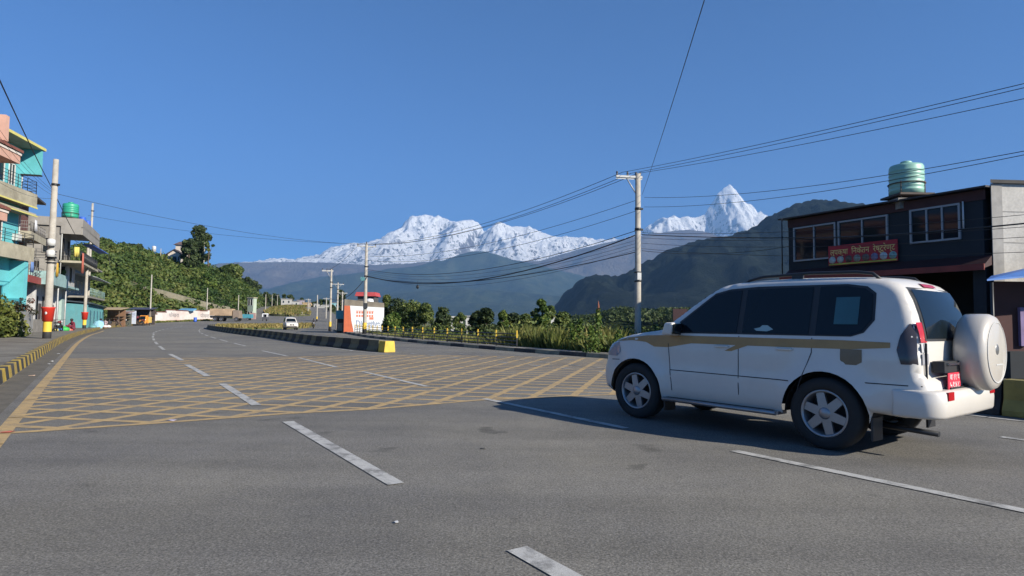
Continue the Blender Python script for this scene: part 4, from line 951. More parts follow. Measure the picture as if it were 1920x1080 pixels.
# local frame: x along the facade away, +y towards the road
MB().box(0, RL, -7.5, 0, Z1, ZT).build('upper_wall', NAVY, R_)
for px_ in (-.05, 3.4, RL-.4): MB().box(px_, px_+.4, -.4, .06, 0, Z1-.002).build('pillar', P('dark_pillar', (.03,.033,.04), .8), R_)
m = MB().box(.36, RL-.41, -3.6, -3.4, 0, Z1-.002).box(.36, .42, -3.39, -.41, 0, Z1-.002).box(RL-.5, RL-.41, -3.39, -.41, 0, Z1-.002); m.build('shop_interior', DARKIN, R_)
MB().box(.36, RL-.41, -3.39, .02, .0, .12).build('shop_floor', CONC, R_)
m = MB(); b = [(-.25, .003, Z1-.12), (RL, .003, Z1-.12), (RL, .62, Z1-.28), (-.25, .62, Z1-.28)]; m.hexa(b, [(p[0], p[1], p[2]+.10+(.25 if p[1] < .1 else 0)) for p in b]); m.build('awning', DRED, R_)
MB().box(-.27, RL+.02, .622, .66, Z1-.34, Z1-.12).build('awning_edge', P('red_edge', (.22,.03,.02), .6), R_)
m = MB(); m.hexa([(-.25, .35, ZT), (RL+.3, .35, ZT), (RL+.3, -7.8, ZT+.5), (-.25, -7.8, ZT+.5)], [(-.25, .35, ZT+.06), (RL+.3, .35, ZT+.06), (RL+.3, -7.8, ZT+.56), (-.25, -7.8, ZT+.56)]); m.build('roof', P('dark_corrugated_roof', (.035,.03,.03), .7, .2, 4), R_)
MB().box(-.1, RL, .003, .05, ZT-.38, ZT-.02).build('fascia', P('brown_fascia', (.06,.022,.02), .8), R_)
x0, x1 = fx(1800), fx(1712); window(R_, x0, x1, 4.70, 5.90, .0, out=1, nx=3, frame=P('aluminium_frame', (.27,.28,.29), .4, .1), dep=.08)
for a, b, nx in ((fx(1664), fx(1576), 3), (fx(1566), fx(1492), 3)): window(R_, a, b, 4.42, 5.86, .0, out=1, nx=nx-1, frame=P('aluminium_frame', (.27,.28,.29)), dep=.08)
MB().tube([(.6, .08, 6.0), (.6, .08, 5.0)], .03, 6).build('drain_pipe', WHITEF, R_)
MB().tube([(RL+.05, .4, Z1-.3), (RL+.05, .4, ZT+.05)], .03, 6).build('corner_post', DARKM, R_)
sg = thing('restaurant_sign', 'red banner with yellow lettering and food pictures below the restaurant windows', 'sign', tuple(R_.location), R_.rotation_euler[2])
s0, s1 = fx(1687), fx(1557); zb_, zt_ = 4.02, 4.88
MB().box(s0, s1, .10, .14, zb_, zt_).build('board', P('banner_red', (.36,.012,.022), .6, .12), sg)
curve_text('लुपक्षा  िनकेतन  रेष्टुरेण्ट', .3, P('banner_yellow', (.80,.60,.20), .6), 'lettering', sg, ((s0+s1)/2, .144, zt_-.30), (PI/2, 0, PI), .003, width=(s1-s0)*.94, height=.40)
w8 = (s1-s0)/8
for k, c in enumerate([(.5,.5,.48), (.45,.42,.36), (.12,.08,.06), (.3,.28,.22), (.18,.12,.1), (.25,.2,.3), (.6,.6,.58), (.25,.4,.36)]):
    cx = s1-(k+.5)*w8
    MB().lathe([(0, 0), (w8*.42, 0), (w8*.42, .006), (0, .008)], 14, axis='Y', c=(cx, .141, zb_+.24)).build('food_picture', P('food_%d' % k, c, .6, .5, 9), sg)
MB().box(s0+.03, s1-.03, .1405, .146, zb_+.02, zb_+.08).build('yellow_strip', P('banner_lime', (.42,.40,.05), .6), sg)
tank('pale green ribbed water tank on the restaurant roof', (at(1696, 380, 25.0).x+.1, 25.0, ZT+.42), .62, 1.3, P('pale_green_tank_plastic', (.24,.44,.36), .45, .08, 2))
tag(MB().box(-.95, .95, -.95, .95, 0, .10).box(-.8, .8, -.8, .8, -.3, -.002).build('roof_platform', CONC, loc=(at(1696, 380, 25.0).x+.1, 25.0, ZT+.02)), 'flat concrete platform under the pale green tank', 'platform')
# goods inside the shop front
tag(MB().box(-.5, .5, -.3, .3, 0, .9).box(-.45, .45, -.25, .25, .902, 1.5).build('display_cabinet', P('cabinet_white', (.35,.35,.33), .5), loc=(15.0, 25.6, .12), rotz=ang(rv.x, rv.y)), 'pale display cabinet inside the dark restaurant shop front', 'cabinet')
# plastered neighbour with bare concrete wall
NB = thing('plastered_building', 'bare pale plastered side wall of the building right of the restaurant', 'building', (16.86, 21.62, 0), .06)
MB().hexa([(0, 0, 0), (12, 0, 0), (12, 6.5, 0), (6.0, 2.75, 0)], [(0, 0, 6.5), (12, 0, 6.5), (12, 6.5, 6.5), (6.0, 2.75, 6.5)]).build('wall', P('rough_pale_plaster', (.50,.475,.43), .95, .12, .8, .02, dirt=((.33,.31,.28), .7), fine=.2), NB)
MB().hexa([(-.1, -.12, 6.5), (12.2, -.12, 6.5), (12.2, 6.6, 6.5), (6.0, 2.85, 6.5)], [(-.1, -.12, 6.62), (12.2, -.12, 6.62), (12.2, 6.6, 6.62), (6.0, 2.85, 6.62)]).build('roof_slab', P('dark_roof_edge', (.06,.055,.05), .9), NB)
m = MB()
for z in (2.2, 3.3, 4.4, 5.5): m.box(.0, 12, -.012, -.002, z, z+.03)
m.box(.0, .4, -.03, -.002, 0, 6.5); m.build('joint_line', P('joint_grey', (.3,.285,.26), .9), NB)
# roadside shop with blue tarp
SH = thing('roadside_shop', 'small dark red shop front under a blue tarpaulin roof at the right edge', 'shop', (15.1, 17.6, 0), 0)
MB().hexa([(-1.25, .2, 0), (6, .2, 0), (6, 2.9, 0), (.95, 2.9, 0)], [(-1.25, .2, 2.75), (6, .2, 2.75), (6, 2.9, 2.75), (.95, 2.9, 2.75)]).build('wall', P('maroon_shop', (.06,.018,.016), .8, .25, 1.5), SH)
MB().hexa([(-2.4, -1.1, 2.66), (6, -1.1, 3.5), (6, 3, 4.3), (.9, 3, 3.1)], [(-2.4, -1.1, 2.70), (6, -1.1, 3.54), (6, 3, 4.34), (.9, 3, 3.14)]).build('tarpaulin_roof', P('bright_blue_tarp', (.07,.19,.50), .55, .15, 1.5), SH)
MB().tube([(-2.2, -1.0, 0), (-2.2, -1.0, 2.7)], .04).build('post', DARKM, SH); MB().box(-.55, -.35, .10, .196, .9, 2.0).build('hanging_banner', P('lilac_cloth', (.22,.16,.30), .8), SH)
MB().box(-1.2, 6, -.3, .19, 0, .75).build('counter', NAVY, SH)
# painted biscuit wall building
D_ = 67; bxl, bxr = sx(645, D_), sx(719, D_+1)
BW = thing('painted_brick_building', 'low brick building whose end wall carries a painted biscuit advertisement', 'building', (bxl, D_, zf(0, D_)), ang(bxr-bxl, 1.2))
Lb = math.hypot(bxr-bxl, 1.2); zt0, zt1 = at(645, 561, D_).z, at(719, 568, D_+1).z
zp0 = at(645, 573, D_).z
MB().hexa([(0, 0, -.4), (Lb, 0, -.4), (Lb, 6, -.4), (0, 6, -.4)], [(0, 0, zt0), (Lb, 0, zt1), (Lb, 6, zt1), (0, 6, zt0)]).build('wall', brickmat('old_brick', (.22,.19,.15), (.26,.22,.17), (.18,.165,.14), 5), BW)
MB().slab([(.0, -.004, -.1), (Lb*.26, -.004, -.1), (Lb*.18, -.004, zp0*.45), (Lb*.14, -.004, zp0), (0, -.004, zp0)], (0, -.02, 0)).build('painted_panel', P('orange_ad_paint', (.50,.12,.05), .8, .15, 2, dirt=((.32,.09,.05), .4)), BW)
MB().slab([(Lb*.263, -.004, -.1), (Lb, -.004, -.1), (Lb, -.004, zp0-.15), (Lb*.143, -.004, zp0), (Lb*.183, -.004, zp0*.45)], (0, -.02, 0)).build('painted_panel', P('white_ad_paint', (.66,.68,.70), .8, .06, 2), BW)
curve_text('Digestive', 1, P('ad_navy', (.04,.09,.22), .7), 'lettering', BW, (Lb*.60, -.026, .98), (PI/2, 0, 0), .003, width=Lb*.60, height=.85, offset=.03)
o = curve_text('Digestive', 1, P('ad_white', (.55,.60,.68), .7), 'lettering', BW, (Lb*.60, -.034, 1.0), (PI/2, 0, 0), .003, width=Lb*.57, height=.72, offset=-.008)
m = MB()
for z, w in ((2.15, .95), (1.78, .9)):
    for k in range(7): x = Lb*.5-.85+k*.27; m.box(x, x+.19, -.03, -.0245, z, z+.24)
m.box(Lb*.5-.9, Lb*.5+1.05, -.03, -.0245, 2.42, 2.47).box(Lb*.5+.55, Lb*.5+1.0, -.03, -.0245, 1.5, 1.76); m.build('painted_logo', P('ad_orange', (.62,.20,.12), .8), BW)
rb = thing('red_roof_pavilion', 'small pavilion with a red roof rising behind the painted wall', 'pavilion', (sx(684, 84), 84, 0), 0)
zr = at(684, 554, 84).z
MB().box(-1.05, 1.25, 0, 2.4, 0, zr-.1).build('wall', P('dark_wall', (.07,.07,.075), .8), rb); MB().hexa([(-1.35, -.4, zr-.1), (1.5, -.4, zr-.1), (1.5, 2.8, zr-.1), (-1.35, 2.8, zr-.1)], [(-1.2, -.2, zr+.45), (1.35, -.2, zr+.45), (1.35, 2.6, zr+.45), (-1.2, 2.6, zr+.45)]).build('roof', P('red_sheet', (.42,.06,.06), .6), rb)
tag(MB().lathe([(0, 0), (.45, .02), (.5, .3), (.4, .55), (0, .62)], 14).build('water_tank', P('white_tank', (.6,.62,.64), .4), loc=(sx(692, 72), 72, zt1+.0)), 'small white tank on the roof of the painted wall building', 'water tank')
kb = thing('kiosk', 'narrow turquoise topped kiosk left of the painted wall', 'kiosk', (sx(641, 70), 70, 0), 0)
MB().box(-.55, .35, 0, 1.5, 0, 1.55).build('body', P('kiosk_dark', (.05,.045,.04), .8), kb); MB().box(-.65, .4, -.1, 1.6, 1.552, 2.5).build('fascia', P('kiosk_cyan', (.08,.34,.42), .6), kb); MB().box(-.45, .1, -.05, -.003, .2, 1.1).build('front_panel', CREAM, kb)
# roadside fence: black posts with yellow tops and three rails
fl = smooth2([p for p in offset_line(RS, -.95)], 1); fl = [p for p in fl if 30.0 < p.y < 66]
fl = resample(fl, int(sum((b-a).length for a, b in zip(fl, fl[1:]))/2.0))
fe = thing('roadside_fence', 'black metal fence with yellow topped posts along the right kerb', 'fence', (0, 0, 0))
rl = MB()
for a, b in zip(fl, fl[1:]):
    for z in (.22, .40, .58, .76): rl.tube([(a.x, a.y, zf(a.x, a.y)+.15+z-.1), (b.x, b.y, zf(b.x, b.y)+.15+z-.1)], .028, 5, cap=False)
rl.build('rail', DARKM, fe)
for p in fl:
    z = zf(p.x, p.y)+.15; po = MB().box(p.x-.03, p.x+.03, p.y-.03, p.y+.03, z, z+.46).build('post', POLB, fe); MB().box(p.x-.034, p.x+.034, p.y-.034, p.y+.034, z+.462, z+.84).build('post_top', POLY, po)
# distant small buildings over the fence
def hut(nm, label, px, py_t, D, w, col, roof, zb=None, grp='houses in the valley'):
    zt = at(px, py_t, D).z; zb = tz(sx(px, D), D)-.5 if zb is None else zb
    t = thing(nm, label, 'house', (sx(px, D), D, zb), .3, grp); h = zt-zb
    MB().box(-w/2, w/2, 0, w*.8, 0, h).build('wall', col, t); MB().box(-w/2-.3, w/2+.3, -.3, w*.8+.3, h+.002, h+.25).build('roof', roof, t)
    n = 2 if w < 7 else 3
    for k in range(n): x = -w/2+w*(k+.3)/n; window(t, x, x+w*.14, h-2.0, h-.8, 0, nx=1)
    return t
WB = P('white_building', (.36,.355,.34), .8, .12, .6); CB = P('tan_building', (.42,.30,.16), .8, .2, .6); RR = P('red_roof', (.28,.09,.06), .7); GR = P('grey_roof', (.2,.2,.2), .7)
hut('valley_house', 'low pale building with a white parapet left of the middle bushes', 852, 596, 95, 2.6, WB, WB)
hut('valley_house', 'pale building with antenna mast behind the middle bushes', 880, 594, 130, 3.6, WB, GR)
hut('valley_house', 'small grey house hidden behind the tall bush', 978, 596, 150, 3, P('grey_building', (.25,.25,.26), .8), GR)
hut('valley_house', 'white house with a red roof just right of the tall bush', 1037, 594, 190, 3.2, WB, RR)
hut('valley_house', 'pinkish house at the foot of the dark hill', 1083, 598, 420, 12, P('pinkish_building', (.50,.38,.34), .8), WB)
hut('valley_house', 'second pinkish house at the foot of the dark hill', 1101, 600, 430, 8, P('pinkish_building2', (.42,.28,.24), .8), RR)
for i, (px, pt, D, w, c, r, lab) in enumerate([(536, 559, 330, 9, WB, WB, 'white house with twin roofs beyond the crest of the far road'), (551, 563, 345, 8, WB, GR, 'low white house beside the twin roofed one on the crest'), (563, 561, 360, 7, P('lilac_house', (.30,.26,.30), .8), GR, 'lilac grey house on the crest of the far road'),
        (571, 566, 330, 4, CB, CB, 'tan house on the crest with a bright wall'), (596, 568, 380, 9, WB, GR, 'white house right of the crest'), (613, 570, 300, 7, WB, GR, 'pale house between the right hand poles'), (602, 573, 280, 5, WB, WB, 'small white house near the far right poles'), (627, 566, 330, 6, P('cyan_house', (.2,.4,.45), .8), GR, 'cyan grey house behind the right hand poles'),
        (585, 566, 420, 8, CB, RR, 'tan house with red roof farthest down the road')]): hut('roadside_house', lab, px, pt+2, D, w*.6, c, r, zb=min(zf(0, D)-1, 6), grp='houses beyond the crest')
gh = thing('green_house', 'narrow pale green two storey house at the foot of the green hill', 'house', (sx(469, 180), 180, 1), -.3)
hg = at(470, 559, 180).z-1
MB().box(-1.1, .9, 0, 1.4, 0, hg).build('wall', P('pale_green_wall', (.34,.40,.32), .8, .15, .8), gh); MB().box(-1.3, 1.1, -.2, 1.6, hg, hg+.25).build('roof', CREAM, gh)
for x in (-.9, 0):
    window(gh, x, x+.6, 1.0, 2.6, 0, nx=1); window(gh, x, x+.6, 4.4, 6.2, 0, nx=1)
tag(MB().box(-.8, .8, 0, .3, 0, 1.6).build('boundary_wall', P('faded_pink_wall', (.40,.26,.23), .9), loc=(sx(473, 160), 160, zf(0, 160))), 'short faded pink wall below the pale green house', 'wall')
tag(MB().box(-.3, .3, -.04, .04, 0, .5).box(-.04, .04, -.03, .03, -2, 0).build('street_sign', P('maroon_sign', (.03,.006,.008), .6), loc=(at(1275, 588, 26).x, 26, at(1275, 588, 26).z-.3)), 'dark red board standing just ahead of the white car mirror', 'sign')
# ------------------------------------------------------------------ vehicles
def carpaint(name, col):
    if name in _m: return _m[name]
    m, nt, b = newmat(name); tc = N(nt, 'ShaderNodeTexCoord'); n = N(nt, 'ShaderNodeTexNoise', Scale=3, Detail=8, Roughness=.7); nt.links.new(tc.outputs['Object'], n.inputs['Vector'])
    s = N(nt, 'ShaderNodeSeparateXYZ'); nt.links.new(tc.outputs['Object'], s.inputs[0])
    r = ramp(nt, n.outputs[0], [(.3, mul(col, .93)), (.7, col)]); nt.links.new(r.outputs[0], b.inputs['Base Color'])
    # road dust on the lower body
    z = ramp(nt, s.outputs[2], [(.35, .45), (.62, 0.0)]); mx = N(nt, 'ShaderNodeMix', data_type='RGBA'); mx.inputs[7].default_value = (.30,.27,.23,1)
    nt.links.new(z.outputs[0], mx.inputs[0]); nt.links.new(r.outputs[0], mx.inputs[6]); nt.links.new(mx.outputs[2], b.inputs['Base Color'])
    b.inputs['Roughness'].default_value = .38; b.inputs['Coat Weight'].default_value = .45; b.inputs['Coat Roughness'].default_value = .06
    _m[name] = m; return m
RUB = P('tyre_rubber', (.018,.018,.018), .85, .2, 6); ALLOY = P('dusty_alloy', (.30,.30,.31), .35, .12, 5, metal=.7); BPL = P('black_plastic', (.018,.018,.02), .5, .15)
CHR = P('chrome', (.65,.65,.66), .15, .05, metal=1); CGL = glassmat('car_glass', (.006,.010,.013), .03, .32)
class Car:
    """side profile (x forward, z up) swept across the width with tumblehome, rounded edges and wheel arches"""
    def __init__(s, outline_top, front_x, arch_r, wb, sill, hw, belt, roof_hw, nose_taper=.10, r=.10):
        s.top = outline_top; s.wb = wb; s.ar = arch_r; s.sill = sill; s.hw = hw; s.belt = belt; s.rhw = roof_hw; s.ztop = max(z for _, z in outline_top); s.nt = nose_taper; s.r = r; s.fx = max(x for x, _ in outline_top); s.rx = min(x for x, _ in outline_top)
    def dist(s, x, z):
        d = 9
        for (a, b), (c, e) in zip(s.top, s.top[1:]):
            vx, vz = c-a, e-b; L = vx*vx+vz*vz+1e-9; t = max(0, min(1, ((x-a)*vx+(z-b)*vz)/L)); d = min(d, math.hypot(x-a-vx*t, z-b-vz*t))
        return d
    def W(s, x, z, rnd=True):
        hw = s.hw
        if z > s.belt: w = hw-.02-(z-s.belt)/(s.ztop-s.belt)*(hw-.02-s.rhw)
        elif z > s.belt-.18: w = hw-.02*(z-(s.belt-.18))/.18
        else: w = hw
        w += .012*math.exp(-((z-.70)/.07)**2)      # side moulding swell
        for cx in (0, s.wb):
            q = math.hypot(x-cx, z-.40); w += .035*math.exp(-((q-s.ar)/.10)**2) if z < .98 else 0
        f = s.wb+.25
        if x > f: w -= s.nt*((x-f)/(s.fx-f))**2
        if x < -.55: w -= .07*((-.55-x)/(-.55-s.rx))**2
        if z < .42: w -= .03
        if rnd:
            d = s.dist(x, z)
            if d < s.r: w -= s.r-math.sqrt(max(0, s.r**2-(s.r-d)**2))
        return w
    def outline(s):
        o = list(s.top)
        def arc(cx, a0, a1, n=18): return [(cx+s.ar*math.cos(a0+(a1-a0)*k/n), .40+s.ar*math.sin(a0+(a1-a0)*k/n)) for k in range(n+1)]
        a = math.asin((s.sill-.40)/s.ar)
        return o+arc(s.wb, a, PI-a)+arc(0, a, PI-a)
    def panel(s, poly, step=.07, off=0.0, side=1, rnd=True, mb=None, rings=False):
        P2 = [Vector(p) for p in poly]; n = len(P2); pts = []
        for i in range(n):      # subdivide the border
            a, b = P2[i], P2[(i+1) % n]; k = max(1, int((b-a).length/step)); pts += [a.lerp(b, j/k) for j in range(k)]
        nb_ = len(pts); e = [(i, (i+1) % nb_) for i in range(nb_)]
        xs = [p.x for p in P2]; ys = [p.y for p in P2]; inner = []
        if rings:
            for dd in (.008, .025, .055, .09):
                for (a, b), (c, f) in zip(s.top, s.top[1:]):
                    L = math.hypot(c-a, f-b); k = max(1, int(L/.06))
                    for j in range(k):
                        t = (j+.5)/k; q = Vector((a+(c-a)*t-(f-b)/L*dd*1, b+(f-b)*t+(c-a)/L*dd)); 
                        if inside(q, poly) and abs(s.dist(q.x, q.y)-dd) < .006: inner.append(q)
                        q = Vector((a+(c-a)*t+(f-b)/L*dd, b+(f-b)*t-(c-a)/L*dd))
                        if inside(q, poly) and abs(s.dist(q.x, q.y)-dd) < .006: inner.append(q)
        y = min(ys)+step/2
        while y < max(ys):
            x = min(xs)+step/2
            while x < max(xs):
                q = Vector((x, y))
                if inside(q, poly) and (not rings or s.dist(x, y) > .11):
                    if min((q-p).length for p in pts) > step*.45: inner.append(q)
                x += step
            y += step
        v, _, f, *_ = delaunay_2d_cdt(pts+inner, e, [], 1, 1e-5)
        mb = mb or MB(); mb.smooth = True
        mb.add([(p.x, side*(s.W(p.x, p.y, rnd)+off), p.y) for p in v], [t if side < 0 else t[::-1] for t in f]); return mb
    def strip(s, mb, pts, ny=10, bow=None, off=0, half=None):
        """surface across the car following outline points"""
        mb.smooth = True; rows = []
        for i, (x, z) in enumerate(pts):
            a = pts[max(i-1, 0)]; b = pts[min(i+1, len(pts)-1)]; tx, tz_ = b[0]-a[0], b[1]-a[1]; L = math.hypot(tx, tz_)
            nx_, nz_ = -tz_/L, tx/L; w = s.W(x, z)
            h = half(x, z) if half else w
            row = []
            for k in range(ny+1):
                u = -1+2*k/ny; y = u*h; bb = bow(x, z)*(1-(y/w)**2) if bow else 0
                row.append((x+nx_*(bb+off), y, z+nz_*(bb+off)))
            rows.append(row)
        o = len(mb.v); vs = [p for r in rows for p in r]
        mb.add(vs, [(i*(ny+1)+k, i*(ny+1)+k+1, (i+1)*(ny+1)+k+1, (i+1)*(ny+1)+k) for i in range(len(rows)-1) for k in range(ny)])
        return mb
def dens(pts, step=.08):
    out = []
    for (a, b), (c, d) in zip(pts, pts[1:]):
        k = max(1, int(math.hypot(c-a, d-b)/step)); out += [(a+(c-a)*j/k, b+(d-b)*j/k) for j in range(k)]
    return out+[pts[-1]]
def wheel(parent, x, y, side, r=.385, w=.26, spokes=6, z=None, seg=40, steer=0):
    z = r if z is None else z
    t = bpy.data.objects.new('wheel', None); COL.objects.link(t); t.parent = parent; t.location = (x, y, z); t.rotation_euler = (0, 0, steer)
    m = MB(); h = w/2; rr = r*.66
    m.lathe([(rr, -h*.9), (rr+.03, -h), (r-.05, -h), (r-.015, -h*.86), (r, -h*.6), (r, h*.6), (r-.015, h*.86), (r-.05, h), (rr+.03, h), (rr, h*.9), (rr, -h*.9)], seg, axis='Y')
    for k in range(seg*2):
        a = 2*PI*k/(seg*2); 
        if k % 2: continue
        c, s_ = math.cos(a), math.sin(a)
    m.build('tyre', RUB, t)
    m = MB(); sd = side; m.lathe([(rr+.002, sd*h*.85), (rr-.015, sd*h*.95), (rr-.03, sd*h*.8), (rr-.045, sd*h*.3), (rr-.05, -sd*h*.8)], seg, axis='Y')
    for k in range(spokes):
        a = 2*PI*k/spokes+.3; c, s_ = math.cos(a), math.sin(a); tx, tz_ = -s_, c
        w0, w1 = .055, .045; y0, y1 = sd*h*.75, sd*h*.45
        q = [(c*.05+tx*w0, y0, s_*.05+tz_*w0), (c*(rr-.02)+tx*w1, y0*.95, s_*(rr-.02)+tz_*w1), (c*(rr-.02)-tx*w1, y0*.95, s_*(rr-.02)-tz_*w1), (c*.05-tx*w0, y0, s_*.05-tz_*w0)]
        m.hexa([(p[0], y1, p[2]) for p in q], q)
    m.lathe([(0, sd*h*.86), (.05, sd*h*.84), (.075, sd*h*.72), (.075, sd*h*.3)], 16, axis='Y')
    m.build('rim', ALLOY, t); MB().lathe([(0, -sd*h*.35), (rr-.04, -sd*h*.35)], 20, axis='Y').build('brake_disc', P('dark_disc', (.03,.03,.03), .7), t)
    return t
PW = carpaint('white_car_paint', (.60,.565,.515))
# white off-roader
TOP = [(-.50,.46),(-.80,.44),(-.97,.46),(-1.03,.54),(-1.05,.66),(-1.03,.77),(-.985,.80),(-.955,.84),(-.955,1.0),(-.945,1.14),(-.93,1.24),(-.885,1.42),(-.83,1.58),(-.77,1.70),(-.69,1.775),(-.56,1.82),(-.35,1.845),(0,1.862),(.5,1.875),(.95,1.868),(1.25,1.850),(1.42,1.825),(1.55,1.775),(1.80,1.62),(2.05,1.44),(2.30,1.255),(2.36,1.215),(2.45,1.195),(2.7,1.165),(3.0,1.125),(3.25,1.07),(3.42,1.005),(3.51,.93),(3.56,.84),(3.575,.74),(3.62,.68),(3.64,.58),(3.62,.46),(3.54,.38),(3.35,.34),(3.245,.34)]
def zs(z): return z if z < .36 else (.36+(z-.36)*1.15 if z < 1.15 else z+.118)
def xs(x): return x+.02 if x < -.9 and False else x
TOP = [(x if x < 2.3 else 2.3+(x-2.3)*.93, zs(z)) for x, z in TOP]
car = Car(TOP, 3.55, .49, 2.79, .36, .925, 1.27, .70)
WB0 = Vector((3.50, 7.02)); CF = Vector((1.93, 9.24)); hd = (CF-WB0).normalized(); 
pr, pf = ground(1548, 843), ground(1208, 786)
hd = Vector((pf.x-pr.x, pf.y-pr.y)).normalized(); lat = Vector((hd.y, -hd.x))
org = Vector((pr.x, pr.y))+lat*.90
V = thing('white_suv', 'large white off-road car with gold side stripe and spare wheel, passing in the foreground', 'car', (org.x, org.y, 0), math.atan2(hd.y, hd.x))
body = MB(); ol = car.outline()
for s_ in (1, -1): car.panel(ol, .075, side=s_, mb=body, rings=True)
i_r = 11; 
def bow(x, z): return .03 if x < 3.2 else .065
car.strip(body, dens(TOP), 12, bow)
b_ = body.build('body', PW, V)
# dark underbody, arches
m = MB().box(-.55, 3.2, -.55, .55, .42, .95); m.build('underbody', DARKIN, V)
for cx in (0, 2.79):
    for s_ in (1, -1):
        m = MB(); k = 16; vs = []
        for yy in (.60, .87):
            for j in range(k+1): a = PI*j/k; vs.append((cx+.50*math.cos(a), s_*yy, .38+.50*math.sin(a)))
        m.add(vs, [(j, j+1, j+k+2, j+k+1) for j in range(k)]); m.build('wheel_arch_liner', DARKIN, V)
def carp(poly, *a, **k): return car.panel([(x if x < 2.3 else 2.3+(x-2.3)*.93, zs(z)) for x, z in poly], *a, **k)
GOLD = P('gold_stripe', (.36,.215,.085), .45, .15, 4, metal=.2)
for s_ in (1, -1):
    trim = carp([(2.24,1.165),(1.52,1.715),(1.3,1.765),(.9,1.785),(-.2,1.775),(-.42,1.74),(-.52,1.66),(-.53,1.36),(-.43,1.22),(-.30,1.175)], .08, .004, s_); trim.build('window_trim', BPL, V)
    gl = [[(2.16,1.19),(1.52,1.68),(1.32,1.735),(1.12,1.745),(1.12,1.19)], [(1.04,1.19),(1.04,1.75),(.18,1.755),(.18,1.19)], [(.10,1.19),(.10,1.755),(-.2,1.75),(-.40,1.715),(-.49,1.645),(-.50,1.37),(-.41,1.235),(-.29,1.19)]]
    for g in gl: carp(g, .08, .010, s_).build('side_window', CGL, V)
    carp([(3.32,1.03),(3.05,1.085),(2.6,1.125),(2.2,1.135),(-.2,1.135),(-.70,1.125),(-.70,1.075),(-.30,1.05),(.4,1.045),(.95,1.045),(1.18,.975),(1.28,.975),(1.12,1.045),(1.8,1.045),(2.2,.985),(2.45,.985),(2.62,1.04),(2.9,1.055)], .08, .0035, s_).build('side_stripe', GOLD, V)
    carp([(-.42,1.05),(-.42,.93),(-.36,.90),(-.24,.90),(-.19,.94),(-.19,1.05)], .05, .005, s_).build('fuel_flap', P('gold_flap', (.20,.15,.09), .5), V)
    for nm_, poly in zip(('door_gap', 'door_gap', 'door_gap', 'moulding_line', 'bumper_gap', 'bumper_gap'), ([(1.085,.40),(1.085,1.15),(1.075,1.15),(1.075,.40)], [(2.13,.46),(2.20,1.10),(2.19,1.10),(2.12,.46)], [(.33,.55),(.14,1.0),(.14,1.15),(.13,1.15),(.13,1.0),(.32,.55)], [(2.15,.715),(.40,.705),(.40,.695),(2.15,.705)], [(-.44,.745),(-.98,.745),(-.98,.735),(-.44,.735)], [(3.53,.79),(3.15,.80),(3.15,.79),(3.53,.78)])): carp(poly, .12, .003, s_).build(nm_, P('gap_dark', (.03,.03,.032), .8), V)
    for hx in (1.22, .36): MB().hexa([(hx, s_*.91, 1.105), (hx+.20, s_*.91, 1.105), (hx+.20, s_*.955, 1.11), (hx, s_*.955, 1.11)], [(hx, s_*.91, 1.14), (hx+.20, s_*.91, 1.14), (hx+.20, s_*.955, 1.135), (hx, s_*.955, 1.135)]).build('door_handle', PW, V, bevel=.008)
    # step board
    m = MB().box(.52, 2.26, min(s_*.78, s_*.985), max(s_*.78, s_*.985), .335, .375).tube([(.55, s_*.985, .35), (2.24, s_*.985, .35)], .028, 8)
    st_ = m.build('running_board', ALLOY, V); m = MB()
    for k in range(4): y = s_*(.83+.04*k); m.box(.6, 2.2, y-.008, y+.008, .3755, .380)
    m.build('tread_strip', BPL, st_)
    # mirror
    mi = MB().hexa([(2.0, s_*.90, 1.24), (2.18, s_*.90, 1.24), (2.16, s_*1.13, 1.26), (1.99, s_*1.13, 1.26)], [(1.97, s_*.90, 1.44), (2.12, s_*.90, 1.44), (2.10, s_*1.13, 1.43), (1.96, s_*1.13, 1.43)]).build('wing_mirror', PW, V, bevel=.03)
    MB().hexa([(1.975, s_*.92, 1.26), (1.99, s_*.92, 1.26), (1.975, s_*1.11, 1.275), (1.955, s_*1.11, 1.275)], [(1.945, s_*.92, 1.42), (1.96, s_*.92, 1.42), (1.955, s_*1.11, 1.41), (1.935, s_*1.11, 1.41)]).build('mirror_glass', CGL, mi)
    # mud flaps
    for fx_ in (-.50, 2.28): MB().box(fx_-.012, fx_+.012, min(s_*.66, s_*.90), max(s_*.66, s_*.90), .17, .42).build('mud_flap', BPL, V)
    # roof rail
    pts = [(1.25, 1.91), (1.1, 2.0), (.9, 2.035), (.3, 2.05), (-.25, 2.035), (-.42, 2.01), (-.52, 1.92)]
    rr_ = MB().tube([(x, s_*.60, z) for x, z in pts], .019, 8).box(.38, .52, min(s_*.585, s_*.615), max(s_*.585, s_*.615), 1.93, 2.04); rr_.build('roof_rail', BPL, V)
    # lamps
    tl = carp([(-.925,1.16),(-.905,1.30),(-.86,1.325),(-.79,1.20),(-.76,1.06),(-.80,.93),(-.94,.93)], .05, .006, s_); tl.build('tail_light_housing', P('smoked_lens', (.05,.045,.05), .15, .1), V)
    hl = carp([(3.50,.93),(3.40,1.00),(3.18,1.03),(3.14,.90),(3.22,.84),(3.53,.84)], .05, .006, s_); hl.build('headlight', glassmat('headlamp_lens', (.25,.27,.30), .08), V)
    wheel(V, 0, s_*.81, s_, r=.41, w=.27); wheel(V, 2.79, s_*.81, s_, r=.41, w=.27, steer=.06)
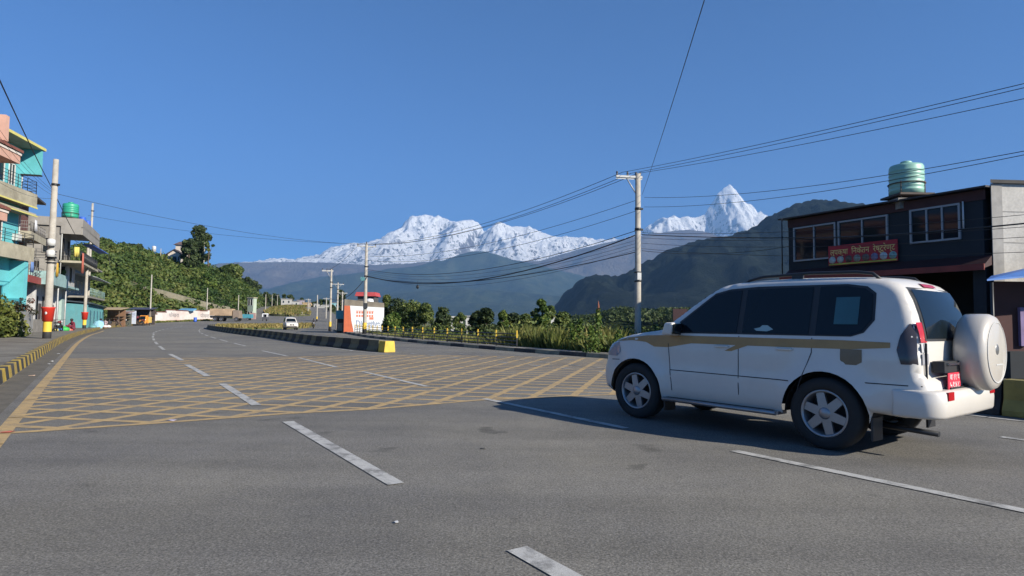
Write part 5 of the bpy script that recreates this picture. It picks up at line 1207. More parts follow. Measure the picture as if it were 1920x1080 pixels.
# windscreen, rear glass
ws = [(x, zs(z)) for x, z in [(1.53,1.775),(1.80,1.612),(2.05,1.436),(2.28,1.262)]]
car.strip(MB(), dens(ws), 10, bow, .012, lambda x, z: car.W(x, z)-.04).build('windscreen', CGL, V)
gp = [p for p in TOP if p[0] > 3.2 and .86 < p[1] < 1.04]
car.strip(MB(), dens(gp, .03), 8, bow, .010, lambda x, z: .42).build('grille', BPL, V)
gp = [p for p in TOP if p[0] > 3.2 and .45 < p[1] < .62]
car.strip(MB(), dens(gp, .04), 8, bow, .008, lambda x, z: .52).build('bumper_intake', BPL, V)
def RX(z):
    pts = [p for p in TOP[4:16]]
    for (a, b), (c, d_) in zip(pts, pts[1:]):
        if b <= z <= d_: return a+(c-a)*(z-b)/(d_-b)
    return -.7
def rearpatch(name, y0, y1, z0, z1, mat, off=.008, taper=0, parent=None, n=8):
    z0, z1 = zs(z0), zs(z1); m = MB(); m.smooth = True; R2 = []
    for j in range(n+1):
        z = z0+(z1-z0)*j/n; w = car.W(RX(z), z)
        for k in range(n+1):
            y = y0+(y1-y0)*k/n; y *= 1-taper*j/n; b = .03*(1-(y/w)**2); R2.append((RX(z)-b-off, y, z))
    m.add(R2, [(j*(n+1)+k, j*(n+1)+k+1, (j+1)*(n+1)+k+1, (j+1)*(n+1)+k) for j in range(n) for k in range(n)]); return m.build(name, mat, parent or V)
rg = rearpatch('rear_window', -.66, .66, 1.17, 1.70, CGL, .020, .12); rearpatch('rear_window_frame', -.70, .70, 1.145, 1.725, BPL, .013, .12)
rearpatch('brake_light', -.18, .18, 1.74, 1.785, P('red_lens', (.40,.015,.02), .2), .035)
LR = P('red_lens', (.40,.015,.02), .2); LC = P('clear_lens', (.55,.55,.56), .15)
for s_ in (1, -1):
    a, b = (.66, .80) if s_ > 0 else (-.80, -.66)
    rearpatch('tail_light', a, b, 1.13, 1.34, LR, .010, n=4); rearpatch('indicator_lens', a, b, 1.04, 1.125, LC, .010, n=4); rearpatch('reverse_lens', a, b, .93, 1.03, P('smoked_clear', (.35,.35,.37), .2), .010, n=4)
    MB().box(-1.17, -1.12, min(s_*.58, s_*.74), max(s_*.58, s_*.74), .66, .745).build('reflector', LR, V)
m = MB()
for y in (.74, -.60): m.box(-.975-.012, -.965, y-.004, y+.004, .87, 1.24)
m.build('tailgate_gap', P('gap_dark', (.05,.05,.052), .8), V)
BPn = [(-.70,.945)]+[(-.93-.21*math.sin(a*PI/20)-.015*a/10, .72+.22*math.cos(a*PI/20)) for a in range(11)]+[(-1.16, .4), (-1.168, 0), (-1.16, -.4)]+[(-.93-.21*math.sin(a*PI/20)-.015*a/10, -.72-.22*math.cos(a*PI/20)) for a in range(10, -1, -1)]+[(-.70,-.945),(-.70,-.80),(-.93,-.70),(-.93,.70),(-.70,.80)]
mbp = MB(); kk = len(BPn); mbp.add([(x, y, .47) for x, y in BPn]+[(x-.01, y, .62) for x, y in BPn]+[(x, y*.995, .76) for x, y in BPn], [tuple(range(kk))[::-1], tuple(range(2*kk, 3*kk))]+[(r*kk+i, r*kk+(i+1) % kk, (r+1)*kk+(i+1) % kk, (r+1)*kk+i) for r in range(2) for i in range(kk)]); mbp.sm = [f > 1 for f in range(len(mbp.f))]; bmo = mbp.build('rear_bumper', PW, V, bevel=.035)
# number plate, left of the spare wheel
MB().box(-1.095, -.985, .14, .60, .935, 1.05).build('plate_lamp_housing', BPL, V); MB().box(-1.115, -1.097, .20, .54, 1.01, 1.035).build('plate_lamp', CHR, V)
npo = MB().box(-1.105, -1.095, .17, .53, .745, .93).build('number_plate', P('plate_red', (.62,.03,.06), .5), V)
PLW = P('plate_white', (.72,.68,.68), .6)
for z, tx, h in ((.882, 'बा ११ च', .06), (.80, '५१४८', .07)): curve_text(tx, .1, PLW, 'plate_lettering', npo, (-1.1075, .35, z), (PI/2, 0, -PI/2), .001, width=.28, height=h)
MB().box(-1.12, -.96, -.66, .50, .765, .78).build('bumper_step', BPL, V)
# spare wheel in hard cover
sp = MB(); sp.lathe([(0, -.135), (.30, -.135), (.365, -.115), (.392, -.07), (.395, 0), (.395, .12), (.36, .15), (0, .15)], 48, axis='X')
spo = sp.build('spare_wheel_cover', PW, V, loc=(-1.19, -.24, 1.14)); spo.scale = (1.05, 1.07, 1.07)
MB().lathe([(0, -.139), (.05, -.139), (.055, -.135)], 20, axis='X', c=(0, 0, .03)).build('emblem', P('emblem_grey', (.20,.20,.20), .4, metal=.5), spo)
MB().lathe([(.30, -.1352), (.302, -.139), (.31, -.139), (.312, -.135)], 40, axis='X').box(-.1385, -.1355, -.17, .05, -.13, -.118).build('cover_ridge', P('cover_grey', (.45,.45,.44), .5), spo)
MB().tube([(.14, 0, 0), (.25, 0, 0)], .1, 12).build('spare_bracket', BPL, spo)
# things seen in the windows
MB().box(-.36, -.10, .768, .772, 1.43, 1.74).build('window_sticker', P('teal_paper', (.03,.11,.13), .6), V, rotz=0).rotation_euler = (-.0, 0, 0)
for o in list(COL.objects):
    if o.name.startswith('window_sticker'):
        me = o.data
        for v in me.vertices: v.co.y = car.W(v.co.x, v.co.z)+(.017 if v.co.y > .77 else .012)
m = MB(); carp([(.62,1.24),(.70,1.215),(.84,1.22),(.88,1.245),(.80,1.262),(.77,1.29),(.70,1.29)], .05, .013, 1, mb=m); m.build('window_cloth', P('pale_tissue', (.30,.42,.42), .7), V)
MB().tube([(-.3, .45, .30), (-1.0, .5, .28)], .03, 8).build('exhaust', DARKM, V); [MB().tube([(ax_, -.8, .40), (ax_, .8, .40)], .05, 8).build('axle', DARKM, V) for ax_ in (0, 2.79)]
# oncoming white car
TOP2 = [(-.5,.42),(-.86,.44),(-.9,.6),(-.88,1.0),(-.80,1.35),(-.66,1.64),(-.4,1.70),(.6,1.71),(1.15,1.66),(1.4,1.54),(1.98,1.08),(2.3,1.03),(2.8,.98),(3.1,.90),(3.2,.78),(3.24,.60),(3.2,.42),(3.0,.34),(2.9,.34)]
c2 = Car(TOP2, 3.2, .40, 2.45, .34, .82, 1.02, .62)
x2 = sx(547, 84); V2 = thing('white_car', 'small white estate car driving towards the camera beyond the striped median', 'car', (x2-1.1, 84+2.3, 0), math.atan2(-.90, .43))
bd = MB(); o2 = c2.outline()
for s_ in (1, -1): c2.panel(o2, .12, side=s_, mb=bd, rings=True)
c2.strip(bd, dens(TOP2, .15), 8, lambda x, z: .04); bd.build('body', PW, V2); MB().box(-.7, 3.0, -.6, .6, .25, .8).build('underbody', DARKIN, V2)
c2.strip(MB(), dens([(1.42,1.52),(1.96,1.095)], .15), 6, lambda x, z: .04, .012, lambda x, z: c2.W(x, z)-.05).build('windscreen', CGL, V2)
for s_ in (1, -1):
    c2.panel([(1.85,1.07),(1.35,1.5),(1.1,1.6),(-.4,1.62),(-.6,1.4),(-.6,1.08)], .15, .01, s_).build('side_window', CGL, V2)
    c2.panel([(3.12,.86),(2.85,.92),(2.8,.76),(3.16,.72)], .08, .01, s_).build('headlight', LC, V2)
    MB().hexa([(1.75, s_*.82, 1.0), (1.9, s_*.82, 1.0), (1.87, s_*1.0, 1.02), (1.75, s_*1.0, 1.02)], [(1.72, s_*.82, 1.16), (1.85, s_*.82, 1.16), (1.84, s_*1.0, 1.15), (1.72, s_*1.0, 1.15)]).build('wing_mirror', BPL, V2)
    for wx in (0, 2.45): wheel(V2, wx, s_*.72, s_, r=.34, w=.2, seg=20)
MB().box(3.24, 3.275, .05, .26, .62, .78).box(3.24, 3.275, -.26, -.05, .62, .78).box(3.25, 3.28, -.6, .6, .44, .52).build('grille', BPL, V2)
MB().tube([(-.4, .5, 1.76), (.9, .5, 1.76)], .02, 6).tube([(-.4, -.5, 1.76), (.9, -.5, 1.76)], .02, 6).build('roof_rail', BPL, V2)
# parked truck, tipper body sideways
tx_ = sx(426, 138); V3 = thing('tipper_truck', 'parked truck with a worn tan load body at the end of the white wall', 'truck', (tx_-.4, 138, zf(0, 138)), .12+PI)
TAN = P('truck_tan', (.42,.30,.19), .8, .3, 1.2, dirt=((.22,.15,.10), .6))
bd = MB().box(-2.0, 2.6, 0, 2.3, 1.25, 2.75).build('load_body', TAN, V3); m = MB()
for k in range(9): m.box(-1.98+k*.56, -1.9+k*.56, -.06, -.002, 1.25, 2.72)
m.box(-2.0, 2.6, -.08, -.061, 2.6, 2.78); m.build('body_ribs', P('truck_tan_rib', (.35,.24,.15), .8), bd)
MB().box(-2.0, 2.6, .2, 2.1, .85, 1.2).box(-3.6, 2.6, .5, 1.8, .7, .84).build('chassis', DARKM, V3)
MB().hexa([(-3.7, 0, .7), (-2.15, 0, .7), (-2.15, 2.2, .7), (-3.7, 2.2, .7)], [(-3.5, .1, 2.4), (-2.15, .1, 2.5), (-2.15, 2.1, 2.5), (-3.5, 2.1, 2.4)]).build('cab', P('truck_cab', (.22,.17,.13), .7), V3, bevel=.06); MB().box(-3.3, -2.5, .02, .05, 1.6, 2.2).build('side_window', CGL, V3)
for wx in (-3.0, .2, 1.5):
    for yy, s_ in ((.15, -1), (2.1, 1)): wheel(V3, wx, yy, s_, r=.48, w=.28, seg=20, spokes=5)
V4 = thing('pickup_van', 'low teal blue pickup parked right of the tan truck', 'pickup', (sx(463, 152), 152, zf(0, 152)), .1)
MB().box(-2.0, 1.0, 0, 1.6, .55, 1.5).build('load_body', P('pickup_teal', (.06,.26,.33), .6), V4); MB().hexa([(-3.1, 0, .5), (-2.02, 0, .5), (-2.02, 1.6, .5), (-3.1, 1.6, .5)], [(-2.8, .1, 1.7), (-2.02, .1, 1.75), (-2.02, 1.5, 1.75), (-2.8, 1.5, 1.7)]).build('cab', P('pickup_red', (.35,.04,.05), .6), V4, bevel=.05)
MB().box(-2.7, -2.2, .02, .06, 1.15, 1.55).build('side_window', CGL, V4)
for wx in (-2.5, .2):
    for yy, s_ in ((.05, -1), (1.55, 1)): wheel(V4, wx, yy, s_, r=.32, w=.2, seg=16, spokes=5)
V5 = thing('auto_rickshaw', 'white three wheeled auto rickshaw driving away on the far road', 'auto rickshaw', (sx(498, 148), 148, zf(0, 148)), 1.75)
MB().hexa([(-1.0, -.6, .35), (.8, -.6, .35), (.8, .6, .35), (-1.0, .6, .35)], [(-1.0, -.62, .95), (.9, -.5, .95), (.9, .5, .95), (-1.0, .62, .95)]).build('body', P('rickshaw_dark', (.07,.07,.08), .6), V5, bevel=.04)
MB().hexa([(-1.05, -.62, 1.6), (.7, -.58, 1.6), (.7, .58, 1.6), (-1.05, .62, 1.6)], [(-.95, -.5, 1.8), (.5, -.48, 1.8), (.5, .48, 1.8), (-.95, .5, 1.8)]).box(-1.0, -.94, -.62, -.4, .95, 1.6).box(-1.0, -.94, .4, .62, .95, 1.6).box(.6, .66, -.56, -.5, .95, 1.6).box(.6, .66, .5, .56, .95, 1.6).build('canopy', P('rickshaw_white', (.7,.7,.7), .5), V5)
MB().slab([(.9, -.5, .95), (.9, .5, .95), (.68, .5, 1.58), (.68, -.5, 1.58)], (.01, 0, 0)).build('windscreen', CGL, V5)
wheel(V5, -.7, .5, 1, r=.24, w=.12, seg=14, spokes=4); wheel(V5, -.7, -.5, -1, r=.24, w=.12, seg=14, spokes=4); wheel(V5, .75, 0, 1, r=.24, w=.12, seg=14, spokes=4)
V6 = thing('mini_truck', 'small orange yellow goods three wheeler facing out beside the white wall', 'three wheeler', (sx(271, 108), 108, zf(0, 108)), -1.3)
MB().hexa([(.0, -.65, .4), (1.2, -.55, .4), (1.2, .55, .4), (0, .65, .4)], [(.0, -.6, 1.75), (.85, -.5, 1.75), (.85, .5, 1.75), (0, .6, 1.75)]).build('cab', P('rickshaw_orange', (.70,.26,.03), .6), V6, bevel=.05); MB().box(-1.6, -.02, -.7, .7, .5, 1.5).build('load_body', P('rickshaw_yellow', (.62,.42,.10), .7), V6)
MB().slab([(1.16, -.42, 1.05), (1.16, .42, 1.05), (.93, .4, 1.62), (.93, -.4, 1.62)], (.02, 0, .01)).build('windscreen', CGL, V6)
wheel(V6, -1.1, .55, 1, r=.25, w=.14, seg=14, spokes=4); wheel(V6, -1.1, -.55, -1, r=.25, w=.14, seg=14, spokes=4); wheel(V6, .95, 0, 1, r=.25, w=.14, seg=14, spokes=4)
def motorbike(label, x, y, z, rot, grp=None):
    t = thing('motorcycle', label, 'motorcycle', (x, y, z), rot, grp)
    for wx in (-.6, .68): MB().lathe([(.24, -.05), (.31, -.045), (.32, 0), (.31, .045), (.24, .05), (.24, -.05)], 18, axis='Y', c=(wx, 0, .32)).build('wheel', RUB, t)
    MB().tube([(.68, 0, .32), (.5, 0, .85), (.45, 0, 1.02)], .03, 6).tube([(-.6, 0, .32), (-.2, 0, .45), (.3, 0, .5), (.48, 0, .9)], .04, 6).box(-.2, .25, -.12, .12, .3, .58).build('frame', DARKM, t)
    MB().ell((.2, 0, .82), (.25, .13, .13)).build('fuel_tank', P('bike_dark_red', (.15,.02,.02), .4), t); MB().hexa([(-.75, -.1, .72), (.0, -.12, .72), (0, .12, .72), (-.75, .1, .72)], [(-.75, -.1, .82), (0, -.12, .78), (0, .12, .78), (-.75, .1, .82)]).build('saddle', BPL, t)
    MB().tube([(.45, -.32, 1.05), (.47, 0, 1.0), (.45, .32, 1.05)], .015, 6).build('handlebar', DARKM, t); MB().ell((.6, 0, .88), (.08, .1, .1)).build('headlight', LC, t); return t
bx_ = sx(588, 101); motorbike('motorcycle ridden towards the camera on the right carriageway', bx_, 101, zf(0, 101), -1.2)
person('rider in dark clothes on the oncoming motorcycle', 588, 101, 'ride', -1.2, ('ridera', (.03,.03,.04)), ('riderb', (.04,.045,.06)), 1.0, 'riders', z=zf(0, 101))
for i, (px, D, r, lab) in enumerate([(110, 50.5, 1.9, 'parked motorcycle, left of two by the white brick wall'), (228, 97, .4, 'motorcycle parked left of the notice board'), (266, 106.5, 1.2, 'motorcycle parked in front of the orange three wheeler'), (214, 94, 2.2, 'motorcycle parked before the weathered stall')]):
    motorbike(lab, sx(px, D), D, zf(0, D)+.15, r, 'parked motorcycles')
# ------------------------------------------------------------------ vegetation
LG = leafmat('leaf_green', [(0, (.020,.040,.013)), (.35, (.056,.090,.026)), (.65, (.11,.145,.038)), (1, (.20,.22,.065))])
LB = leafmat('leaf_bright', [(0, (.02,.045,.01)), (.4, (.06,.11,.022)), (.75, (.13,.19,.04)), (1, (.24,.27,.07))])
LD = leafmat('leaf_dark', [(0, (.014,.026,.010)), (.5, (.042,.066,.024)), (1, (.095,.12,.045))])
LY = leafmat('leaf_olive', [(0, (.03,.045,.01)), (.5, (.10,.125,.025)), (1, (.22,.22,.06))])
BARK = P('bark', (.10,.075,.05), .95, .3, 4, .02)
def tree(nm, label, x, y, z, h, r, blobs, n, leaf, mat, group=None, trunk_r=None, cat='tree'):
    """trunk with limbs running into each leaf clump"""
    t = thing(nm, label, cat, (x, y, z), random.random()*6, group)
    tr = trunk_r or h*.022; m = MB(); top = h*.55
    pts = [(0, 0, -.3), (h*.01, 0, h*.15), (-h*.01, h*.01, h*.35), (0, 0, top), (0, 0, h*.8)]
    m.tube(pts, [tr*1.3, tr, tr*.8, tr*.55, tr*.15], 8)
    for b in blobs[:14]:
        z0 = min(top, max(h*.12, b[2]-h*.22)); e = (b[0]*.85, b[1]*.85, b[2])
        m.tube([(0, 0, z0), (e[0]*.5, e[1]*.5, z0+(e[2]-z0)*.4), e], [tr*.45, tr*.3, tr*.12], 5)
    m.build('trunk', BARK, t)
    c, d, s, rn = crown_pts(blobs, n, leaf); leaves(c, d, s, rn, 'crown', mat, t); return t
def mkblobs(h, r, k, z0=.3, shape='round', br=.36):
    out = []
    for i in range(k):
        zz = z0+(1-z0)*random.random()**.9; a = random.random()*2*PI
        env = {'round': math.sqrt(max(0, 1-((zz-(z0+1)/2)/((1-z0)/2))**2)), 'cone': (1-zz)*1.1+.12, 'col': .9 if zz < .75 else (1-zz)*3+.15, 'bush': math.sqrt(max(0.05, 1-zz*zz))}[shape]
        rad = r*env*(.35+.6*random.random()); b = r*br*(.7+.6*random.random())
        out.append((rad*math.cos(a), rad*math.sin(a), h*zz-b*.3*(zz > .8), b, b, b*.8))
    return out
def tr_px(nm, label, px, py_top, D, wpx, shape, mat, n=2600, leaf=None, z=None, k=16, z0=.3, group=None, base=None, cat='tree'):
    p = at(px, py_top, D); zb = (z if z is not None else tz(p.x, D)); h = p.z-zb; r = wpx/2*D/F_PX
    leaf = leaf or max(.05, D*.0022)
    tree(nm, label, p.x, D, zb, h, r, mkblobs(h, r, k, z0, shape, .36 if cat == 'tree' else .40), n, leaf, mat, group, cat=cat)
# green hillside on the left
HP = [(120,470),(160,462),(185,456),(215,462),(250,468),(290,478),(320,486),(350,492),(380,498),(410,508),(440,520),(470,540),(500,556),(540,566),(600,575)]
hx0, hx1 = -140, -52
def hill_h(x, y):
    """height of the hillside at (x,y); it rises from its foot along the road to a crest"""
    k = x/max(y, 1); px = 960+F_PX*k
    crestY = interp([(100,200),(300,205),(450,235),(500,385),(600,470)], px); footY = interp([(0,92),(200,112),(285,128),(400,150),(472,178),(486,270),(500,350),(600,430)], px)
    zc = at(px, interp(HP, px)+6, crestY).z; zb = zf(x, footY)
    t = (y-footY)/(crestY-footY)
    if t <= 0: return zb-.5
    if t > 1: return zc-(t-1)*2
    return zb+(zc-zb)*(1-(1-t)**1.35)
mb = MB(); nxh, nyh = 90, 60
for j in range(nyh+1):
    for i in range(nxh+1):
        px = -120+(620+120)*i/nxh; foot = interp([(0,92),(200,112),(285,128),(400,150),(472,178),(486,270),(500,350),(600,430)], px); cr = interp([(100,200),(300,205),(450,235),(500,385),(600,470)], px)
        y = foot-1+(cr+45-foot)*j/nyh; x = (px-960)/F_PX*y; mb.v.append((x, y, hill_h(x, y)-.3+.5*noise.noise(Vector((x*.15, y*.15, 0)))))
for j in range(nyh):
    for i in range(nxh): a = j*(nxh+1)+i; mb.f.append((a, a+1, a+nxh+2, a+nxh+1)); mb.mi.append(0); mb.sm.append(True)
tag(mb.build('hillside', EARTH), 'earth slope of the green hill', None, kind='structure')
# shrub cover: thousands of clumps
cs, ns, ss, rs = [], [], [], []; cnt = 0
random.seed(11)
for i in range(2300):
    px = random.uniform(20, 560); foot = interp([(0,92),(200,112),(285,128),(400,150),(472,178),(486,270),(500,350),(600,430)], px); cr = interp([(100,200),(300,205),(450,235),(500,385),(600,470)], px)
    t = random.random()**.8; y = foot+(cr-foot)*t*1.02; x = (px-960)/F_PX*y
    # bare strip cut by the track
    lin = interp([(285,548),(330,560),(400,578),(480,590)], px); q = hill_h(x, y); v_py = 604-(q-CAM_H)*F_PX/y-7
    if px > 285 and abs(v_py-lin-4) < 5: continue
    r = random.uniform(.9, 2.4)*(1.15 if t > .5 else .8); n = 30
    d = RNG.normal(0, 1, (n, 3)); d[:, 2] = abs(d[:, 2]); d /= np.linalg.norm(d, axis=1)[:, None]
    cs.append(np.array([x, y, q-.2])+d*np.array([r, r, r*random.uniform(.7, 1.2)])*(.75+.3*RNG.random((n, 1)))); ns.append(d); ss.append(.42*(.6+.8*RNG.random(n)))
    tone = .55+.28*noise.noise(Vector((x*.09, y*.09, 3)))*2+random.uniform(-.2, .2)-(.12 if px > 380 else 0)
    rs.append(np.clip(tone+RNG.normal(0, .10, n), 0, 1))
C_, D2, S_, R2 = map(np.concatenate, (cs, ns, ss, rs))
HILLL = leafmat('hill_shrub_leaf', [(0, (.022,.046,.013)), (.35, (.050,.088,.022)), (.65, (.095,.128,.030)), (1, (.16,.165,.048))])
tag(leaves(C_, D2, S_, R2, 'shrub_cover', HILLL), 'dense green and olive shrubs covering the hillside', 'shrubs', kind='stuff')
# retaining strip
m = MB()
prev = None
for px, py in [(270,545),(300,551),(330,559),(365,568),(400,577),(440,584),(475,588)]:
    # find hill point along the ray
    y = 115
    while y < 240:
        x = (px-960)/F_PX*y; 
        if hill_h(x, y) >= at(px, py, y).z: break
        y += .5
    p = Vector((x, y, hill_h(x, y)))
    if prev is not None:
        m.hexa([prev+Vector((0, -.5, -1.0)), p+Vector((0, -.5, -1.0)), p+Vector((0, .8, -1.0)), prev+Vector((0, .8, -1.0))], [prev+Vector((0, -.45, .9)), p+Vector((0, -.45, .9)), p+Vector((0, .8, .9)), prev+Vector((0, .8, .9))])
    prev = p
tag(m.build('retaining_wall', P('stone_retaining', (.20,.18,.13), .95, .3, .8, dirt=((.09,.09,.05), .6))), 'grey stone retaining wall slanting across the green hill', 'wall')
def hz_(px, py=None): 
    cr = interp([(100,200),(300,205),(450,235),(500,385),(600,470)], px); return cr
T_ = 'trees on the left hill crest'
for i, (nm, lab, px, pt, w, shape, mat, n, k, z0) in enumerate([
    ('evergreen_tree', 'tallest dark evergreen tree on the hill crest, right of the hilltop house', 375, 425, 40, 'col', LD, 9000, 60, -.05),
    ('broadleaf_tree', 'dark spreading tree between the hilltop house and the evergreen', 356, 449, 34, 'round', LD, 4600, 34, .02),
    ('broadleaf_tree', 'thin tree leaning out right of the evergreen', 393, 445, 14, 'round', LG, 700, 8, .6),
    ('broadleaf_tree', 'round crowned light green tree right of the evergreen', 436, 497, 44, 'round', LG, 6500, 26, .15),
    ('broadleaf_tree', 'small dark tree behind the round crowned tree', 463, 521, 26, 'round', LD, 2400, 14, .2),
    ('broadleaf_tree', 'dark tree, rightmost on the slope above the pale green house', 477, 528, 24, 'round', LD, 2400, 14, .2),
    ('broadleaf_tree', 'bushy tree on the crest nearest the blue tarpaulin', 196, 450, 34, 'round', LG, 3200, 16, .2),
    ('broadleaf_tree', 'small round tree on the crest, second from the left', 234, 456, 16, 'round', LG, 1500, 9, .3),
    ('broadleaf_tree', 'wide dark crest tree left of the white tank', 252, 460, 32, 'round', LD, 2600, 14, .2),
    ('broadleaf_tree', 'low crest tree just left of the white tank', 271, 466, 20, 'round', LD, 1600, 9, .2),
    ('broadleaf_tree', 'yellow green tree halfway down the slope below the evergreen', 390, 515, 26, 'round', LB, 1800, 12, .2),
    ('broadleaf_tree', 'low tree at the foot of the slope above the truck', 418, 535, 28, 'round', LG, 1800, 12, .2)]):
    D = 191 if i == 1 else hz_(px)-(4 if i in (0,) else 12 if i < 6 else 3 if i < 10 else 45); x = sx(px, D); tr_px(nm, lab, px, pt, D, w, shape, mat, n, .42 if i else .40, z=hill_h(x, D)-.5, k=k, z0=z0, group=T_)
hh = thing('hilltop_house', 'pale gabled house on the crest of the green hill beside the dark trees', 'house', (sx(322, 196), 196, hill_h(sx(322, 196), 196)-1.5), .25)
zt = at(322, 470, 196).z-hh.location.z
MB().box(-1.9, 1.7, 0, 5, 0, zt-1.2).build('wall', P('pale_house_wall', (.50,.44,.38), .8, .12), hh); MB().slab([(-2.6, -.5, zt-1.6), (0, -.5, zt+.3), (2.3, -.5, zt-1.4), (2.3, -.5, zt-1.15), (0, -.5, zt+.6), (-2.6, -.5, zt-1.3)], (0, 6, 0)).build('roof', P('dark_gable_roof', (.05,.04,.045), .8), hh)
MB().slab([(-1.9, 0, zt-1.2), (1.7, 0, zt-1.2), (0, 0, zt+.25)], (0, 5, 0)).build('gable', P('pale_house_wall', (.50,.44,.38), .8), hh); window(hh, -.4, .7, zt-3.2, zt-1.8, 0, nx=1)
window(hh, .95, 1.5, zt-3.2, zt-1.8, 0, nx=1); MB().box(-2.1, 2.0, -.3, -.003, 0, 2.4).build('white_plinth', WB, hh)
hu = thing('upper_house', 'small brown roofed house stepped behind the gabled hilltop house', 'house', (sx(331, 201), 201, hill_h(sx(331, 201), 201)-1), .2); zt = at(331, 459, 201).z-hu.location.z
MB().box(-1.2, 1.4, 0, 4, 0, zt).build('wall', P('pale_house_wall', (.50,.44,.38), .8), hu); MB().hexa([(-1.8, -.6, zt), (1.9, -.6, zt), (1.9, 4.5, zt), (-1.8, 4.5, zt)], [(-.5, 1.6, zt+1.2), (.8, 1.6, zt+1.2), (.8, 2.4, zt+1.2), (-.5, 2.4, zt+1.2)]).build('roof', P('brown_hip_roof', (.12,.085,.08), .8), hu)
hw_ = thing('terrace_wall', 'low white terrace wall left of the gabled hilltop house', 'wall', (sx(302, 196), 196, hill_h(sx(302, 196), 196)-.8), .1); zt = at(302, 484, 196).z-hw_.location.z
MB().box(-5.5, 2.6, 0, .3, 0, zt).build('wall_panel', WB, hw_); MB().box(-5.6, 2.7, -.1, .4, zt+.002, zt+.12).build('coping', RR, hw_)
tw = tag(MB().lathe([(0, -3), (.08, -3), (.08, 0), (.6, .02), (.6, 1.7), (.4, 1.85), (0, 1.9)], 16).build('water_tank', P('steel_tank', (.5,.5,.5), .4), loc=(sx(283, 198), 198, at(283, 472, 198).z)), 'small white tank on a thin stand on the hill crest', 'water tank')
epole('pole on the hill crest left of the gabled house', sx(296, 197), 197, at(296, 466, 197).z-hill_h(sx(296, 197), 197), None, False, .14, .1, z=hill_h(sx(296, 197), 197))
epole('pole standing against the tall evergreen', sx(378, 214), 214, at(378, 455, 214).z-hill_h(sx(378, 214), 214), None, False, .16, .12, z=hill_h(sx(378, 214), 214))
wr = thing('hill_house', 'white roofed house corner peeping over the slope right of the evergreen', 'house', (sx(401, 222), 222, hill_h(sx(401, 222), 222)-1), -.2); zt = at(399, 508, 222).z-wr.location.z
MB().box(-2.4, 2.4, 0, 4, 0, max(.6, zt-1)).build('wall', GREY, wr); MB().slab([(-2.8, 0, zt+.2), (2.8, 0, zt-1.6), (2.8, 0, zt-1.35), (-2.8, 0, zt+.45)], (0, 4.5, 0)).build('roof', P('white_sheet', (.6,.6,.6), .5), wr)
# far crest trees along the climbing road
for i, (px, pt, w) in enumerate([(500,546,18),(516,549,20),(534,552,14),(545,552,16),(566,560,16),(592,562,14),(606,560,18),(640,545,12),(622,572,14)]):
    D = [300,320,345,365,370,390,330,150,230][i]; tr_px('broadleaf_tree', ['dark tree above the left verge of the far road','broad tree on the far slope behind the row of poles','tree behind the twin roofed white house','dark round tree right of the twin roofed house','tree among the houses on the crest','tree between the far right poles','tree behind the second right hand pole','slim dark tree left of the painted wall','bush beside the right verge of the far road'][i], px, pt, D, w, 'round', LD, 900, .6, k=9, z0=.15, group='trees beyond the crest', z=zf(0, D)-(0 if D < 300 else 2))
# bushes and trees behind the fence
F_ = 'bushes and small trees behind the fence'
fb = [(725,556,72,22,'round',LG,'small grey green tree touching the painted wall'),(748,559,70,40,'bush',LD,'dark leafy tree right of the painted wall'),(772,561,68,44,'bush',LG,'large leafy bush in the middle of the green clump'),(798,572,66,30,'bush',LG,'rounded bush at the right end of the green clump'),(738,585,60,34,'bush',LB,'light green bush in front of the painted wall edge'),
      (829,577,56,30,'round',LD,'isolated dark bush left of the pale valley house'),(862,585,58,20,'round',LG,'low shrub before the pale valley house'),(893,583,52,24,'round',LD,'dark shrub left of the two thick bushes'),(912,581,48,34,'bush',LD,'thick dark bush behind the middle fence posts'),(944,580,46,16,'round',LB,'slim upright shrub between thick bushes'),
      (962,588,50,34,'bush',LD,'low dark bush behind the third fence post from the right'),(985,592,44,26,'bush',LG,'low green bush beside the tall shrub'),(1016,563,40,22,'col',LB,'tall light green sapling standing above all the fence bushes'),(1030,577,42,26,'round',LG,'leafy shrub leaning on the tall sapling'),(1056,590,44,34,'bush',LG,'wide green shrub just past the last fence post'),(1003,583,48,22,'round',LD,'dark shrub left of the tall sapling')]
for px, pt, D, w, sh_, mat, lab in fb: tr_px('shrub', lab, px, pt, D, w*1.25, 'bush' if sh_ == 'round' else sh_, mat, 4200, .115, k=30, z0=.02, group=F_, cat='shrub')
